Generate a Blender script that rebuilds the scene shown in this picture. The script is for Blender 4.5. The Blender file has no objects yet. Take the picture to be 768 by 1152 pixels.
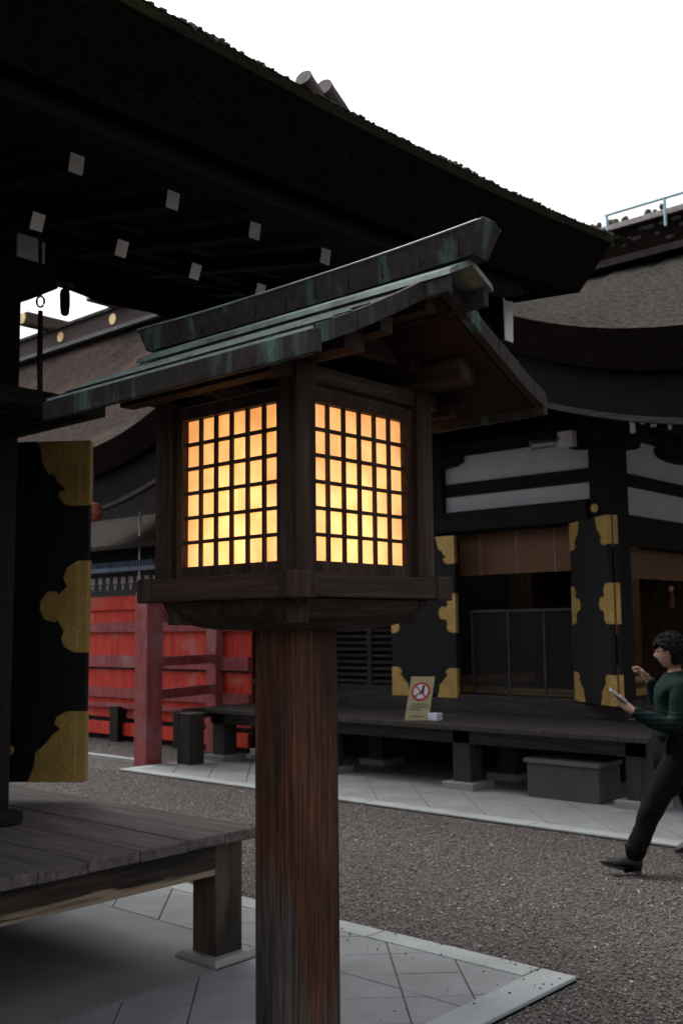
import bpy, bmesh, math, random
import numpy as np
from mathutils import Vector, Matrix
random.seed(7); rng = np.random.default_rng(5)
SC = bpy.context.scene; COL = SC.collection
R = math.radians

# ------------------------------------------------------------------ materials
def newmat(name):
    m = bpy.data.materials.new(name); m.use_nodes = True
    nt = m.node_tree; return m, nt, nt.nodes['Principled BSDF']
def N(nt, t, **kw):
    n = nt.nodes.new(t)
    for k, v in kw.items():
        if k in n.inputs: n.inputs[k].default_value = v
        else: setattr(n, k, v)
    return n
def ramp(nt, stops, fac):
    n = nt.nodes.new('ShaderNodeValToRGB'); e = n.color_ramp.elements
    while len(e) < len(stops): e.new(0.5)
    for i, (p, c) in enumerate(stops):
        e[i].position = p; e[i].color = (*c, 1) if len(c) == 3 else c
    nt.links.new(fac, n.inputs['Fac']); return n
def mix(nt, a, b, fac, mode='MIX'):
    n = nt.nodes.new('ShaderNodeMix'); n.data_type = 'RGBA'; n.blend_type = mode
    for s, v in ((n.inputs[6], a), (n.inputs[7], b), (n.inputs[0], fac)):
        if hasattr(v, 'links'): nt.links.new(v, s)
        elif isinstance(v, (int, float)): s.default_value = v
        else: s.default_value = (*v, 1)
    return n.outputs[2]
def objcoord(nt, scale=(1, 1, 1), rot=(0, 0, 0)):
    tc = N(nt, 'ShaderNodeTexCoord'); oi = N(nt, 'ShaderNodeObjectInfo')
    mu = N(nt, 'ShaderNodeMath', operation='MULTIPLY'); mu.inputs[1].default_value = 37.0
    nt.links.new(oi.outputs['Random'], mu.inputs[0])
    ad = N(nt, 'ShaderNodeVectorMath', operation='ADD')
    nt.links.new(tc.outputs['Object'], ad.inputs[0]); nt.links.new(mu.outputs[0], ad.inputs[1])
    mp = N(nt, 'ShaderNodeMapping'); mp.inputs['Scale'].default_value = scale; mp.inputs['Rotation'].default_value = rot
    nt.links.new(ad.outputs[0], mp.inputs[0]); return mp.outputs[0]
def noise(nt, vec, scale, detail=5, rough=.6, dist=0.):
    n = N(nt, 'ShaderNodeTexNoise'); n.inputs['Scale'].default_value = scale; n.inputs['Detail'].default_value = detail
    n.inputs['Roughness'].default_value = rough; n.inputs['Distortion'].default_value = dist
    nt.links.new(vec, n.inputs['Vector']); return n.outputs['Fac']
def bump(nt, b, h, strength=.4, dist=.01):
    n = N(nt, 'ShaderNodeBump'); n.inputs['Strength'].default_value = strength; n.inputs['Distance'].default_value = dist
    nt.links.new(h, n.inputs['Height']); nt.links.new(n.outputs[0], b.inputs['Normal'])
def stretch(axis, a=1.0, c=14.0):
    return tuple(a if i == axis else c for i in range(3))

def wood(name, dark, mid, light, axis, rough=.75, cscale=2.2, st=14., patch=None):
    m, nt, b = newmat(name)
    v = objcoord(nt, stretch(axis, 1., st))
    g = noise(nt, v, cscale, 8, .65, .4)
    g2 = noise(nt, objcoord(nt, stretch(axis, .6, st * 3)), cscale * 1.6, 4, .6)
    r = ramp(nt, [(.3, dark), (.52, mid), (.75, light)], g)
    fine = ramp(nt, [(.35, (.55, .55, .55)), (.6, (1, 1, 1))], g2)
    c = mix(nt, r.outputs[0], fine.outputs[0], .8, 'MULTIPLY')
    if patch:
        pn = noise(nt, objcoord(nt, stretch(axis, .8, 2.2)), 1.6, 3, .5)
        pr_ = ramp(nt, [(.45, (0, 0, 0)), (.62, (1, 1, 1))], pn)
        pc = mix(nt, c, mix(nt, patch, fine.outputs[0], .8, 'MULTIPLY'), pr_.outputs[0]); c = pc
    nt.links.new(c, b.inputs['Base Color']); b.inputs['Roughness'].default_value = rough
    b.inputs['Specular IOR Level'].default_value = .25
    bump(nt, b, g2, .5, .004); return m
def wood3(name, *a, **k): return [wood(name + s, *a, i, **k) for i, s in enumerate(('_x', '_y', '_z'))]

def plain(name, col, rough=.6, metal=0., var=.25, scale=6., bumpd=.002, spec=.3):
    m, nt, b = newmat(name)
    f = noise(nt, objcoord(nt), scale, 6, .6)
    lo = tuple(x * (1 - var) for x in col); hi = tuple(min(1, x * (1 + var)) for x in col)
    r = ramp(nt, [(.35, lo), (.65, hi)], f)
    nt.links.new(r.outputs[0], b.inputs['Base Color']); b.inputs['Roughness'].default_value = rough
    b.inputs['Metallic'].default_value = metal; b.inputs['Specular IOR Level'].default_value = spec
    if bumpd: bump(nt, b, noise(nt, objcoord(nt), scale * 6, 4, .6), .4, bumpd)
    return m

WD = wood3('dark_wood', (.005, .004, .003), (.011, .008, .0065), (.024, .017, .013))          # near-black structure wood
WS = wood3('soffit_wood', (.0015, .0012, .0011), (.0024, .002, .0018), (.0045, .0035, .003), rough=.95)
WL = wood3('lantern_wood', (.013, .008, .006), (.045, .025, .017), (.11, .066, .045))
WR = wood3('weathered_plank', (.065, .056, .051), (.13, .112, .103), (.21, .185, .17), rough=.8)
WB = wood3('worn_beam', (.012, .009, .007), (.034, .026, .020), (.095, .072, .055), patch=(.11, .086, .064))
WP = wood3('veranda_wood', (.018, .016, .0145), (.046, .040, .036), (.085, .073, .068))
WF = wood3('interior_wood', (.05, .027, .013), (.12, .065, .033), (.20, .115, .06))
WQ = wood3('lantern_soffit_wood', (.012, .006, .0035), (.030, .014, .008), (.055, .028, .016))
M = {}
# lantern post: grey weathered below, warm brown patches
def post_mat(name, warm, grey, f0):
    m, nt, b = newmat(name)
    v = objcoord(nt, (34, 34, .9)); g = noise(nt, v, 1.7, 10, .78, .5)
    fine = noise(nt, objcoord(nt, (75, 75, 2.2)), 2.2, 6, .75)
    w = ramp(nt, [(.28, tuple(x * .22 for x in warm)), (.5, warm), (.72, tuple(x * 1.9 for x in warm))], g)
    gr = ramp(nt, [(.28, tuple(x * .3 for x in grey)), (.5, grey), (.72, tuple(x * 1.9 for x in grey))], g)
    p = noise(nt, objcoord(nt, (5, 5, 1.3)), 1.1, 4, .6)
    tc = N(nt, 'ShaderNodeTexCoord'); sx = N(nt, 'ShaderNodeSeparateXYZ'); nt.links.new(tc.outputs['Object'], sx.inputs[0])
    mr = N(nt, 'ShaderNodeMapRange'); mr.inputs[1].default_value = f0; mr.inputs[2].default_value = f0 - .5; mr.inputs[3].default_value = -.14; mr.inputs[4].default_value = .34
    nt.links.new(sx.outputs['Z'], mr.inputs[0])
    blot = ramp(nt, [(.36, (.25, .25, .25)), (.60, (1, 1, 1))], noise(nt, objcoord(nt, (6, 6, 1.6)), 1.9, 5, .6))
    ad = N(nt, 'ShaderNodeMath', operation='ADD'); nt.links.new(p, ad.inputs[0]); nt.links.new(mr.outputs[0], ad.inputs[1])
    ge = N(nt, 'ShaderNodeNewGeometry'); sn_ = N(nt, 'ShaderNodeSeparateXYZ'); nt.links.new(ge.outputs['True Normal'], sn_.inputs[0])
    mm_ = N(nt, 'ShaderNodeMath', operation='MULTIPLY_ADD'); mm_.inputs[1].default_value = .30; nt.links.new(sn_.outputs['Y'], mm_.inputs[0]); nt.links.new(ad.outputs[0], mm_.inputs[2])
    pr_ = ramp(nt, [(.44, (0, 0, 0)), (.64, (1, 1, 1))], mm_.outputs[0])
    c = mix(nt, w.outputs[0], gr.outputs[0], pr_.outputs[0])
    fr = ramp(nt, [(.38, (.18, .17, .16)), (.50, (.8, .8, .8)), (.66, (1.5, 1.5, 1.5))], fine)
    c = mix(nt, c, fr.outputs[0], .9, 'MULTIPLY'); c = mix(nt, c, blot.outputs[0], .8, 'MULTIPLY')
    nt.links.new(c, b.inputs['Base Color']); b.inputs['Roughness'].default_value = .7; b.inputs['Specular IOR Level'].default_value = .25
    bump(nt, b, fine, .6, .004); return m
M['post'] = post_mat('lantern_post_wood', (.11, .043, .022), (.085, .073, .065), 1.20)

def red_paint(name, c0, c1, fade, amt):
    m, nt, b = newmat(name)
    g = noise(nt, objcoord(nt, (6, 6, .8)), 2.0, 6, .6)
    r = ramp(nt, [(.35, c0), (.65, c1)], g)
    p = ramp(nt, [(amt, (0, 0, 0)), (amt + .16, (1, 1, 1))], noise(nt, objcoord(nt, (1, 1, 1)), 1.5, 5, .6))
    c = mix(nt, r.outputs[0], fade, p.outputs[0])
    nt.links.new(c, b.inputs['Base Color']); b.inputs['Roughness'].default_value = .65; b.inputs['Specular IOR Level'].default_value = .2
    bump(nt, b, g, .3, .003); return m
M['red'] = red_paint('vermilion_board', (.42, .024, .016), (.58, .055, .032), (.46, .17, .14), .56)
M['redf'] = red_paint('faded_vermilion_rail', (.22, .045, .050), (.31, .075, .080), (.30, .14, .15), .52)

def gravel_mat():
    m, nt, b = newmat('gravel'); tc = N(nt, 'ShaderNodeTexCoord')
    vo = N(nt, 'ShaderNodeTexVoronoi'); vo.inputs['Scale'].default_value = 95; nt.links.new(tc.outputs['Object'], vo.inputs['Vector'])
    sp = N(nt, 'ShaderNodeSeparateColor'); nt.links.new(vo.outputs['Color'], sp.inputs[0])
    r = ramp(nt, [(.0, (.05, .044, .042)), (.35, (.10, .088, .083)), (.7, (.15, .132, .125)), (.93, (.20, .18, .17)), (1, (.35, .33, .32))], sp.outputs[0])
    d = ramp(nt, [(.35, (1, 1, 1)), (.75, (.25, .25, .25))], vo.outputs['Distance'])
    big = ramp(nt, [(.3, (.8, .8, .8)), (.7, (1.0, 1.0, 1.0))], noise(nt, tc.outputs['Object'], 1.2, 4))
    c = mix(nt, mix(nt, r.outputs[0], d.outputs[0], .8, 'MULTIPLY'), big.outputs[0], 1., 'MULTIPLY')
    nt.links.new(c, b.inputs['Base Color']); b.inputs['Roughness'].default_value = .8
    inv = ramp(nt, [(0, (1, 1, 1)), (.8, (0, 0, 0))], vo.outputs['Distance']); bump(nt, b, inv.outputs[0], 1., .012); return m
M['gravel'] = gravel_mat()
def pebble_mat():
    m, nt, b = newmat('pebble'); at = N(nt, 'ShaderNodeAttribute', attribute_name='tone')
    r = ramp(nt, [(0, (.040, .035, .033)), (.3, (.098, .083, .076)), (.6, (.150, .128, .117)), (.82, (.215, .188, .172)), (.93, (.17, .075, .058)), (1, (.50, .47, .45))], at.outputs['Fac'])
    nt.links.new(r.outputs[0], b.inputs['Base Color']); b.inputs['Roughness'].default_value = .75; return m
M['pebble'] = pebble_mat()
def stone(name, c, joints=False):
    m, nt, b = newmat(name); tc = N(nt, 'ShaderNodeTexCoord')
    f = noise(nt, tc.outputs['Object'], 90, 3, .7); g = noise(nt, tc.outputs['Object'], 2.2, 6, .6)
    r1 = ramp(nt, [(.3, tuple(x * .82 for x in c)), (.7, tuple(x * 1.12 for x in c))], f)
    r2 = ramp(nt, [(.3, (.72, .72, .72)), (.7, (1.05, 1.05, 1.05))], g)
    col = mix(nt, r1.outputs[0], r2.outputs[0], 1., 'MULTIPLY')
    nt.links.new(col, b.inputs['Base Color']); b.inputs['Roughness'].default_value = .7; b.inputs['Specular IOR Level'].default_value = .3
    bump(nt, b, f, .25, .002); return m
M['paving'] = stone('paving_stone', (.24, .25, .26)); M['border'] = stone('border_stone', (.33, .35, .355)); M['plinth'] = stone('plinth_stone', (.26, .25, .235))
M['slab'] = stone('plain_screed', (.20, .208, .212)); M['joint'] = plain('joint_mortar', (.12, .12, .12), .9); M['stepstone'] = stone('step_stone', (.075, .073, .076))
M['steptop'] = stone('step_lid', (.135, .138, .145))

def thatch(name, dark, light, moss=None, sc=1., layers=False):
    m, nt, b = newmat(name)
    v = objcoord(nt, (1, 1, 1)); f = noise(nt, v, 26 * sc, 8, .75, .3); g = noise(nt, v, 1.6 * sc, 5, .6)
    st = noise(nt, objcoord(nt, (3, 9, 3)), 9 * sc, 5, .7, 1.)
    r = ramp(nt, [(.3, dark), (.7, light)], f)
    r2 = ramp(nt, [(.35, (.55, .53, .5)), (.6, (1, 1, 1))], st)
    c = mix(nt, r.outputs[0], r2.outputs[0], .8, 'MULTIPLY')
    if moss:
        mm = ramp(nt, [(.5, (0, 0, 0)), (.62, (1, 1, 1))], g); c = mix(nt, c, moss, mm.outputs[0])
    h = f
    if layers:
        lv = N(nt, 'ShaderNodeTexWave', bands_direction='Z'); lv.inputs['Scale'].default_value = 18; lv.inputs['Distortion'].default_value = 2.5; lv.inputs['Detail'].default_value = 4
        tc = N(nt, 'ShaderNodeTexCoord'); nt.links.new(tc.outputs['Object'], lv.inputs['Vector'])
        lr = ramp(nt, [(.2, (.6, .6, .6)), (.8, (1, 1, 1))], lv.outputs['Fac']); c = mix(nt, c, lr.outputs[0], .7, 'MULTIPLY')
    nt.links.new(c, b.inputs['Base Color']); b.inputs['Roughness'].default_value = 1.; b.inputs['Specular IOR Level'].default_value = .0
    bump(nt, b, h, 1., .03); return m
M['thatch'] = thatch('cypress_bark_roof', (.012, .0112, .0105), (.115, .108, .102), sc=.7)
M['thatchf'] = thatch('far_bark_roof', (.02, .0165, .0155), (.085, .070, .065), moss=(.075, .052, .042), sc=.35)
M['barkedge'] = thatch('bark_cut_edge', (.007, .0055, .005), (.026, .020, .017), sc=1.2, layers=True)
M['mossy'] = thatch('mossy_bark', (.03, .028, .02), (.09, .08, .06), moss=(.06, .075, .035), sc=2)
M['moss'] = plain('roof_moss', (.085, .085, .060), .95, var=.6, scale=18)
M['shingle'] = thatch('shingle_roof', (.03, .027, .025), (.09, .08, .075), sc=1)

def copper(name, base=(.034, .028, .026), green=(.11, .20, .18), lo=.55, vert=True):
    m, nt, b = newmat(name)
    v = objcoord(nt, (9, 9, 1.3) if vert else (5, 5, 5)); g = noise(nt, v, 1.1, 6, .6, .3)
    f = noise(nt, objcoord(nt), 40, 5, .7)
    r = ramp(nt, [(.3, tuple(x * .55 for x in base)), (.7, tuple(x * 1.5 for x in base))], f)
    gr = ramp(nt, [(.3, tuple(x * .6 for x in green)), (.7, green)], f)
    p = ramp(nt, [(lo, (0, 0, 0)), (lo + .12, (1, 1, 1))], g)
    c = mix(nt, r.outputs[0], gr.outputs[0], p.outputs[0])
    nt.links.new(c, b.inputs['Base Color']); b.inputs['Roughness'].default_value = .75 if vert else .5; b.inputs['Metallic'].default_value = 0.; b.inputs['Specular IOR Level'].default_value = .2 if vert else .5
    bump(nt, b, f, .2, .002); return m
M['copper'] = copper('aged_copper'); M['copper_top'] = copper('verdigris_copper', (.12, .15, .14), (.24, .34, .315), .46, False)
M['copper_seam'] = copper('seam_highlight_copper', (.22, .27, .26), (.34, .44, .42), .42, False)  # paler copper paints in the sky highlight along the seam edges
M['lacquer'] = plain('black_lacquer', (.0065, .006, .006), .55, var=.3, spec=.25)
def gold_mat():
    m, nt, b = newmat('gilt_fitting')
    f = noise(nt, objcoord(nt), 55, 5, .7); g = noise(nt, objcoord(nt), 5, 4, .6)
    r = ramp(nt, [(.3, (.42, .27, .075)), (.7, (.66, .44, .14))], f)
    r2 = ramp(nt, [(.35, (.70, .68, .62)), (.6, (1, 1, 1))], g)
    vo = N(nt, 'ShaderNodeTexVoronoi', feature='DISTANCE_TO_EDGE'); vo.inputs['Scale'].default_value = 26; nt.links.new(objcoord(nt, (1, 1, .7)), vo.inputs['Vector'])
    en = ramp(nt, [(.02, (.45, .40, .30)), (.09, (1, 1, 1))], vo.outputs['Distance'])
    c = mix(nt, mix(nt, r.outputs[0], r2.outputs[0], .8, 'MULTIPLY'), en.outputs[0], .06, 'MULTIPLY'); nt.links.new(c, b.inputs['Base Color'])
    b.inputs['Metallic'].default_value = .45; b.inputs['Roughness'].default_value = .40; bump(nt, b, noise(nt, objcoord(nt, (1, 1, 1)), 38, 3, .5, 2.5), .6, .004); return m
M['gold'] = gold_mat(); M['goldline'] = plain('bright_gilt_line', (.55, .40, .15), .4, .4)
M['disc'] = plain('gilt_disc', (.80, .60, .28), .4, .3, var=.15)
M['seam'] = plain('red_seam', (.16, .05, .02), .6)
M['plaster'] = plain('white_plaster', (.60, .59, .63), .9, var=.07, scale=2, bumpd=.001)
M['whiteend'] = plain('white_painted_end', (.80, .77, .74), .8, var=.08, scale=10)
M['iron'] = plain('dark_iron', (.015, .015, .016), .5, .5); M['steel'] = plain('grey_steel', (.42, .43, .45), .35, .7)
M['ridgewood'] = wood('copper_clad_ridge', (.05, .035, .033), (.085, .058, .055), (.12, .085, .08), 1)
M['logwood'] = wood('ridge_log', (.05, .032, .027), (.10, .066, .055), (.15, .10, .085), 0)
M['rail'] = plain('pale_pipe', (.42, .60, .64), .5, .2); M['blueroof'] = plain('blue_grey_lattice', (.085, .115, .175), .6)
def blind_mat():
    m, nt, b = newmat('bamboo_blind'); tc = N(nt, 'ShaderNodeTexCoord')
    w = N(nt, 'ShaderNodeTexWave', bands_direction='Z'); w.inputs['Scale'].default_value = 30; w.inputs['Distortion'].default_value = .6; nt.links.new(tc.outputs['Object'], w.inputs['Vector'])
    r = ramp(nt, [(.2, (.08, .034, .016)), (.8, (.24, .11, .055))], w.outputs['Fac'])
    nt.links.new(r.outputs[0], b.inputs['Base Color']); b.inputs['Roughness'].default_value = .7; return m
M['blind'] = blind_mat(); M['cord'] = plain('pale_cord', (.22, .17, .12), .8)
M['signboard'] = plain('tan_board', (.36, .33, .19), .7, var=.06, bumpd=0); M['signred'] = plain('sign_red', (.45, .02, .035), .5, var=.05, bumpd=0)
M['signwhite'] = plain('sign_white', (.62, .64, .70), .6, var=.04, bumpd=0); M['signblack'] = plain('sign_black', (.012, .012, .02), .6, bumpd=0); M['signtext'] = plain('sign_text', (.09, .06, .05), .6, bumpd=0)
M['skin'] = plain('skin', (.42, .25, .19), .55, var=.08, scale=12, bumpd=.0006); M['hair'] = plain('hair', (.006, .006, .008), .85, var=.5, scale=30, bumpd=.006, spec=.08)
M['trousers'] = plain('black_trousers', (.0035, .0035, .004), .85, var=.3, spec=.1); M['shoe'] = plain('black_shoe', (.006, .006, .007), .5, var=.3, spec=.3); M['sole'] = plain('shoe_sole', (.03, .028, .026), .7)
M['phone'] = plain('phone_body', (.30, .32, .34), .3, .3, var=.03, bumpd=0); M['glasses'] = plain('glasses', (.03, .02, .02), .3)
M['tilegrey'] = plain('clay_tile', (.085, .07, .068), .7, var=.45, scale=14, bumpd=.004); M['orange'] = plain('orange_paint', (.22, .065, .028), .5, var=.3)
def sweater_mat():
    m, nt, b = newmat('striped_sweater'); tc = N(nt, 'ShaderNodeTexCoord')
    sx = N(nt, 'ShaderNodeSeparateXYZ'); nt.links.new(tc.outputs['Object'], sx.inputs[0])
    mu = N(nt, 'ShaderNodeMath', operation='MULTIPLY'); mu.inputs[1].default_value = 2 * math.pi / .032; nt.links.new(sx.outputs['Z'], mu.inputs[0])
    sn = N(nt, 'ShaderNodeMath', operation='SINE'); nt.links.new(mu.outputs[0], sn.inputs[0])
    st = ramp(nt, [(.55, (.004, .010, .010)), (.72, (.014, .030, .027))], sn.outputs[0])
    hi = ramp(nt, [(.0, (0, 0, 0)), (1., (1, 1, 1))], sx.outputs['Z'])
    gt = N(nt, 'ShaderNodeMath', operation='GREATER_THAN'); gt.inputs[1].default_value = 1.05; nt.links.new(sx.outputs['Z'], gt.inputs[0])
    c = mix(nt, st.outputs[0], (.006, .018, .016), gt.outputs[0])
    nt.links.new(c, b.inputs['Base Color']); b.inputs['Roughness'].default_value = .9; b.inputs['Specular IOR Level'].default_value = .1
    bump(nt, b, noise(nt, tc.outputs['Object'], 60, 4), .5, .004); return m
M['sweater'] = sweater_mat()
def paper_mat():
    m = bpy.data.materials.new('lantern_paper'); m.use_nodes = True; nt = m.node_tree; nt.nodes.clear()
    o = N(nt, 'ShaderNodeOutputMaterial'); tr = N(nt, 'ShaderNodeBsdfTranslucent'); df = N(nt, 'ShaderNodeBsdfDiffuse'); mx = N(nt, 'ShaderNodeMixShader')
    f = noise(nt, objcoord(nt), 14, 6, .6); r = ramp(nt, [(.3, (.74, .68, .56)), (.62, (.92, .88, .78))], f)
    nt.links.new(r.outputs[0], tr.inputs[0]); df.inputs[0].default_value = (.8, .75, .65, 1); mx.inputs[0].default_value = .4
    nt.links.new(tr.outputs[0], mx.inputs[1]); nt.links.new(df.outputs[0], mx.inputs[2]); nt.links.new(mx.outputs[0], o.inputs[0]); return m
M['paper'] = paper_mat(); M['inner'] = plain('pale_inner_board', (.75, .66, .52), .9, var=.05, bumpd=0)

# ------------------------------------------------------------------ mesh helpers
class MB:
    def __init__(s): s.v = []; s.f = []
    def add(s, vs, fs):
        o = len(s.v); s.v += [tuple(v) for v in vs]; s.f += [tuple(i + o for i in f) for f in fs]; return s
    def box(s, a, b, mtx=None):
        (x0, y0, z0), (x1, y1, z1) = a, b
        x0, x1 = sorted((x0, x1)); y0, y1 = sorted((y0, y1)); z0, z1 = sorted((z0, z1))
        vs = [(x0, y0, z0), (x1, y0, z0), (x1, y1, z0), (x0, y1, z0), (x0, y0, z1), (x1, y0, z1), (x1, y1, z1), (x0, y1, z1)]
        if mtx is not None: vs = [mtx @ Vector(v) for v in vs]
        return s.add(vs, [(0, 3, 2, 1), (4, 5, 6, 7), (0, 1, 5, 4), (1, 2, 6, 5), (2, 3, 7, 6), (3, 0, 4, 7)])
    def prism(s, prof, axis, a, b):
        """extrude a 2D outline along a world axis from a to b. axis 0: profile (y,z); 1: (x,z); 2: (x,y)"""
        def p(u, v, t): return [(t, u, v), (u, t, v), (u, v, t)][axis]
        n = len(prof); vs = [p(u, v, a) for u, v in prof] + [p(u, v, b) for u, v in prof]
        fs = [tuple(range(n)), tuple(range(2 * n - 1, n - 1, -1))] + [(i, i + n, (i + 1) % n + n, (i + 1) % n) for i in range(n)]
        return s.add(vs, fs)
    def plate(s, prof, org, U, V, W, t):
        """outline (u,v) on the plane org+uU+vV, thickness t along W"""
        org, U, V, W = map(Vector, (org, U, V, W)); n = len(prof)
        vs = [org + U * u + V * v for u, v in prof] + [org + U * u + V * v + W * t for u, v in prof]
        fs = [tuple(range(n)), tuple(range(2 * n - 1, n - 1, -1))] + [(i, i + n, (i + 1) % n + n, (i + 1) % n) for i in range(n)]
        return s.add(vs, fs)
    def beam(s, p0, p1, w, h, up=(0, 0, 1)):
        p0, p1 = Vector(p0), Vector(p1); d = (p1 - p0).normalized(); r = d.cross(Vector(up)).normalized(); u = r.cross(d)
        vs = [q + r * (i * w / 2) + u * (j * h / 2) for q in (p0, p1) for i, j in ((-1, -1), (1, -1), (1, 1), (-1, 1))]
        return s.add(vs, [(0, 1, 2, 3), (7, 6, 5, 4), (0, 4, 5, 1), (1, 5, 6, 2), (2, 6, 7, 3), (3, 7, 4, 0)])
    def tube(s, pts, r, n=12):
        pts = [Vector(p) for p in pts]; rs = r if isinstance(r, (list, tuple)) else [r] * len(pts); vs = []
        for i, p in enumerate(pts):
            d = (pts[min(i + 1, len(pts) - 1)] - pts[max(i - 1, 0)]).normalized()
            a = d.cross(Vector((0, 0, 1)) if abs(d.z) < .9 else Vector((1, 0, 0))).normalized(); b = d.cross(a)
            vs += [p + (a * math.cos(2 * math.pi * k / n) + b * math.sin(2 * math.pi * k / n)) * rs[i] for k in range(n)]
        m = len(pts); fs = [(i * n + k, i * n + (k + 1) % n, (i + 1) * n + (k + 1) % n, (i + 1) * n + k) for i in range(m - 1) for k in range(n)]
        fs += [tuple(range(n)), tuple(range(m * n - 1, (m - 1) * n - 1, -1))]
        return s.add(vs, fs)
    def grid(s, P, closed=False):
        """P[i][j] -> rectangular sheet"""
        n, m = len(P), len(P[0]); vs = [v for row in P for v in row]
        return s.add(vs, [(i * m + j, (i + 1) * m + j, (i + 1) * m + (j + 1) % m, i * m + (j + 1) % m) for i in range(n - 1) for j in range(m if closed else m - 1)])
    def loft(s, P):
        """rows of closed rings with caps"""
        n, m = len(P), len(P[0]); s.grid(P, True); o = len(s.v) - n * m
        s.f.append(tuple(o + j for j in range(m))); s.f.append(tuple(o + (n - 1) * m + j for j in reversed(range(m)))); return s
    def ball(s, c, r, n=8, m=6):
        c = Vector(c); r = r if isinstance(r, (tuple, list)) else (r, r, r)
        P = [[c + Vector((r[0] * math.sin(t) * math.cos(a), r[1] * math.sin(t) * math.sin(a), r[2] * math.cos(t))) for a in [2 * math.pi * k / n for k in range(n)]] for t in [math.pi * (i + .02) / (m + .04) for i in range(m + 1)]]
        return s.loft(P)
    def build(s, name, mat, parent=None, bevel=0, smooth=False, **tags):
        me = bpy.data.meshes.new(name); o0 = world_loc(parent) if parent else Vector((0, 0, 0))
        me.from_pydata([tuple(Vector(v) - o0) for v in s.v], [], s.f); me.update()
        bm = bmesh.new(); bm.from_mesh(me); bmesh.ops.recalc_face_normals(bm, faces=bm.faces); bm.to_mesh(me); bm.free()
        me.materials.append(mat); o = bpy.data.objects.new(name, me); COL.objects.link(o)
        if parent: o.parent = parent
        if smooth:
            for p in me.polygons: p.use_smooth = True
        if bevel:
            b = o.modifiers.new('bevel', 'BEVEL'); b.width = bevel; b.segments = 2; b.limit_method = 'ANGLE'; b.harden_normals = False
        tag(o, **tags); return o
def world_loc(o):
    l = Vector((0, 0, 0))
    while o: l += o.location; o = o.parent
    return l
def tag(o, label=None, cat=None, group=None, kind=None):
    if label: o['label'] = label
    if cat: o['category'] = cat
    if group: o['group'] = group
    if kind: o['kind'] = kind
def thing(name, loc, label, cat, group=None):
    o = bpy.data.objects.new(name, None); o.empty_display_size = .2; COL.objects.link(o); o.location = loc; tag(o, label, cat, group); return o
def B(a, b): return MB().box(a, b)

# ------------------------------------------------------------------ ground
gm = MB(); gm.add([(-60, -60, 0), (80, -60, 0), (80, 80, 0), (-60, 80, 0)], [(0, 1, 2, 3)])
gm.build('ground', M['gravel'], kind='structure')

def pebbles():
    regs = [(4.345, 7.29, 1.2, 12.5, 110000, 1.), (2.2, 4.345, 0.9, 2.49, 19000, 1.0), (7.3, 9.6, 10.05, 13.5, 9000, 1.0), (7.0, 7.29, .5, 1.2, 800, 1.)]
    octv = np.array([(1, 0, 0), (-1, 0, 0), (0, 1, 0), (0, -1, 0), (0, 0, 1), (0, 0, -1)], float)
    octf = np.array([(0, 2, 4), (2, 1, 4), (1, 3, 4), (3, 0, 4), (2, 0, 5), (1, 2, 5), (3, 1, 5), (0, 3, 5)])
    V, F, T = [], [], []; off = 0
    for x0, x1, y0, y1, n, k in regs:
        c = np.stack([rng.uniform(x0 + .008, x1 - .008, n), rng.uniform(y0, y1, n), rng.uniform(.000, .006, n)], 1)
        s = rng.lognormal(math.log(.0064), .33, n).clip(.0035, .016)
        a = rng.uniform(0, 2 * math.pi, n); e = rng.uniform(.65, 1.3, (n, 3)); e[:, 2] *= .5
        v = octv[None] * (s[:, None, None] * e[:, None, :]) * rng.uniform(.75, 1.2, (n, 6, 1))
        ca, sa = np.cos(a)[:, None], np.sin(a)[:, None]
        v = np.stack([v[..., 0] * ca - v[..., 1] * sa, v[..., 0] * sa + v[..., 1] * ca, v[..., 2] + .15 * v[..., 0]], -1) + c[:, None]
        V.append(v.reshape(-1, 3)); F.append((octf[None] + (np.arange(n) * 6)[:, None, None] + off).reshape(-1, 3)); T.append(np.repeat(rng.uniform(0, 1, n), 6)); off += n * 6
    V = np.concatenate(V); F = np.concatenate(F); T = np.concatenate(T)
    me = bpy.data.meshes.new('pebbles'); me.vertices.add(len(V)); me.vertices.foreach_set('co', V.ravel()); me.loops.add(F.size); me.loops.foreach_set('vertex_index', F.ravel().astype(np.int32))
    me.polygons.add(len(F)); me.polygons.foreach_set('loop_start', np.arange(0, F.size, 3, dtype=np.int32)); me.update(calc_edges=True)
    at = me.attributes.new('tone', 'FLOAT', 'POINT'); at.data.foreach_set('value', T)
    me.materials.append(M['pebble']); o = bpy.data.objects.new('loose_gravel', me); COL.objects.link(o)
    tag(o, 'loose brown and grey gravel stones covering the yard between the pavings', 'gravel', kind='stuff')
pebbles()

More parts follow.
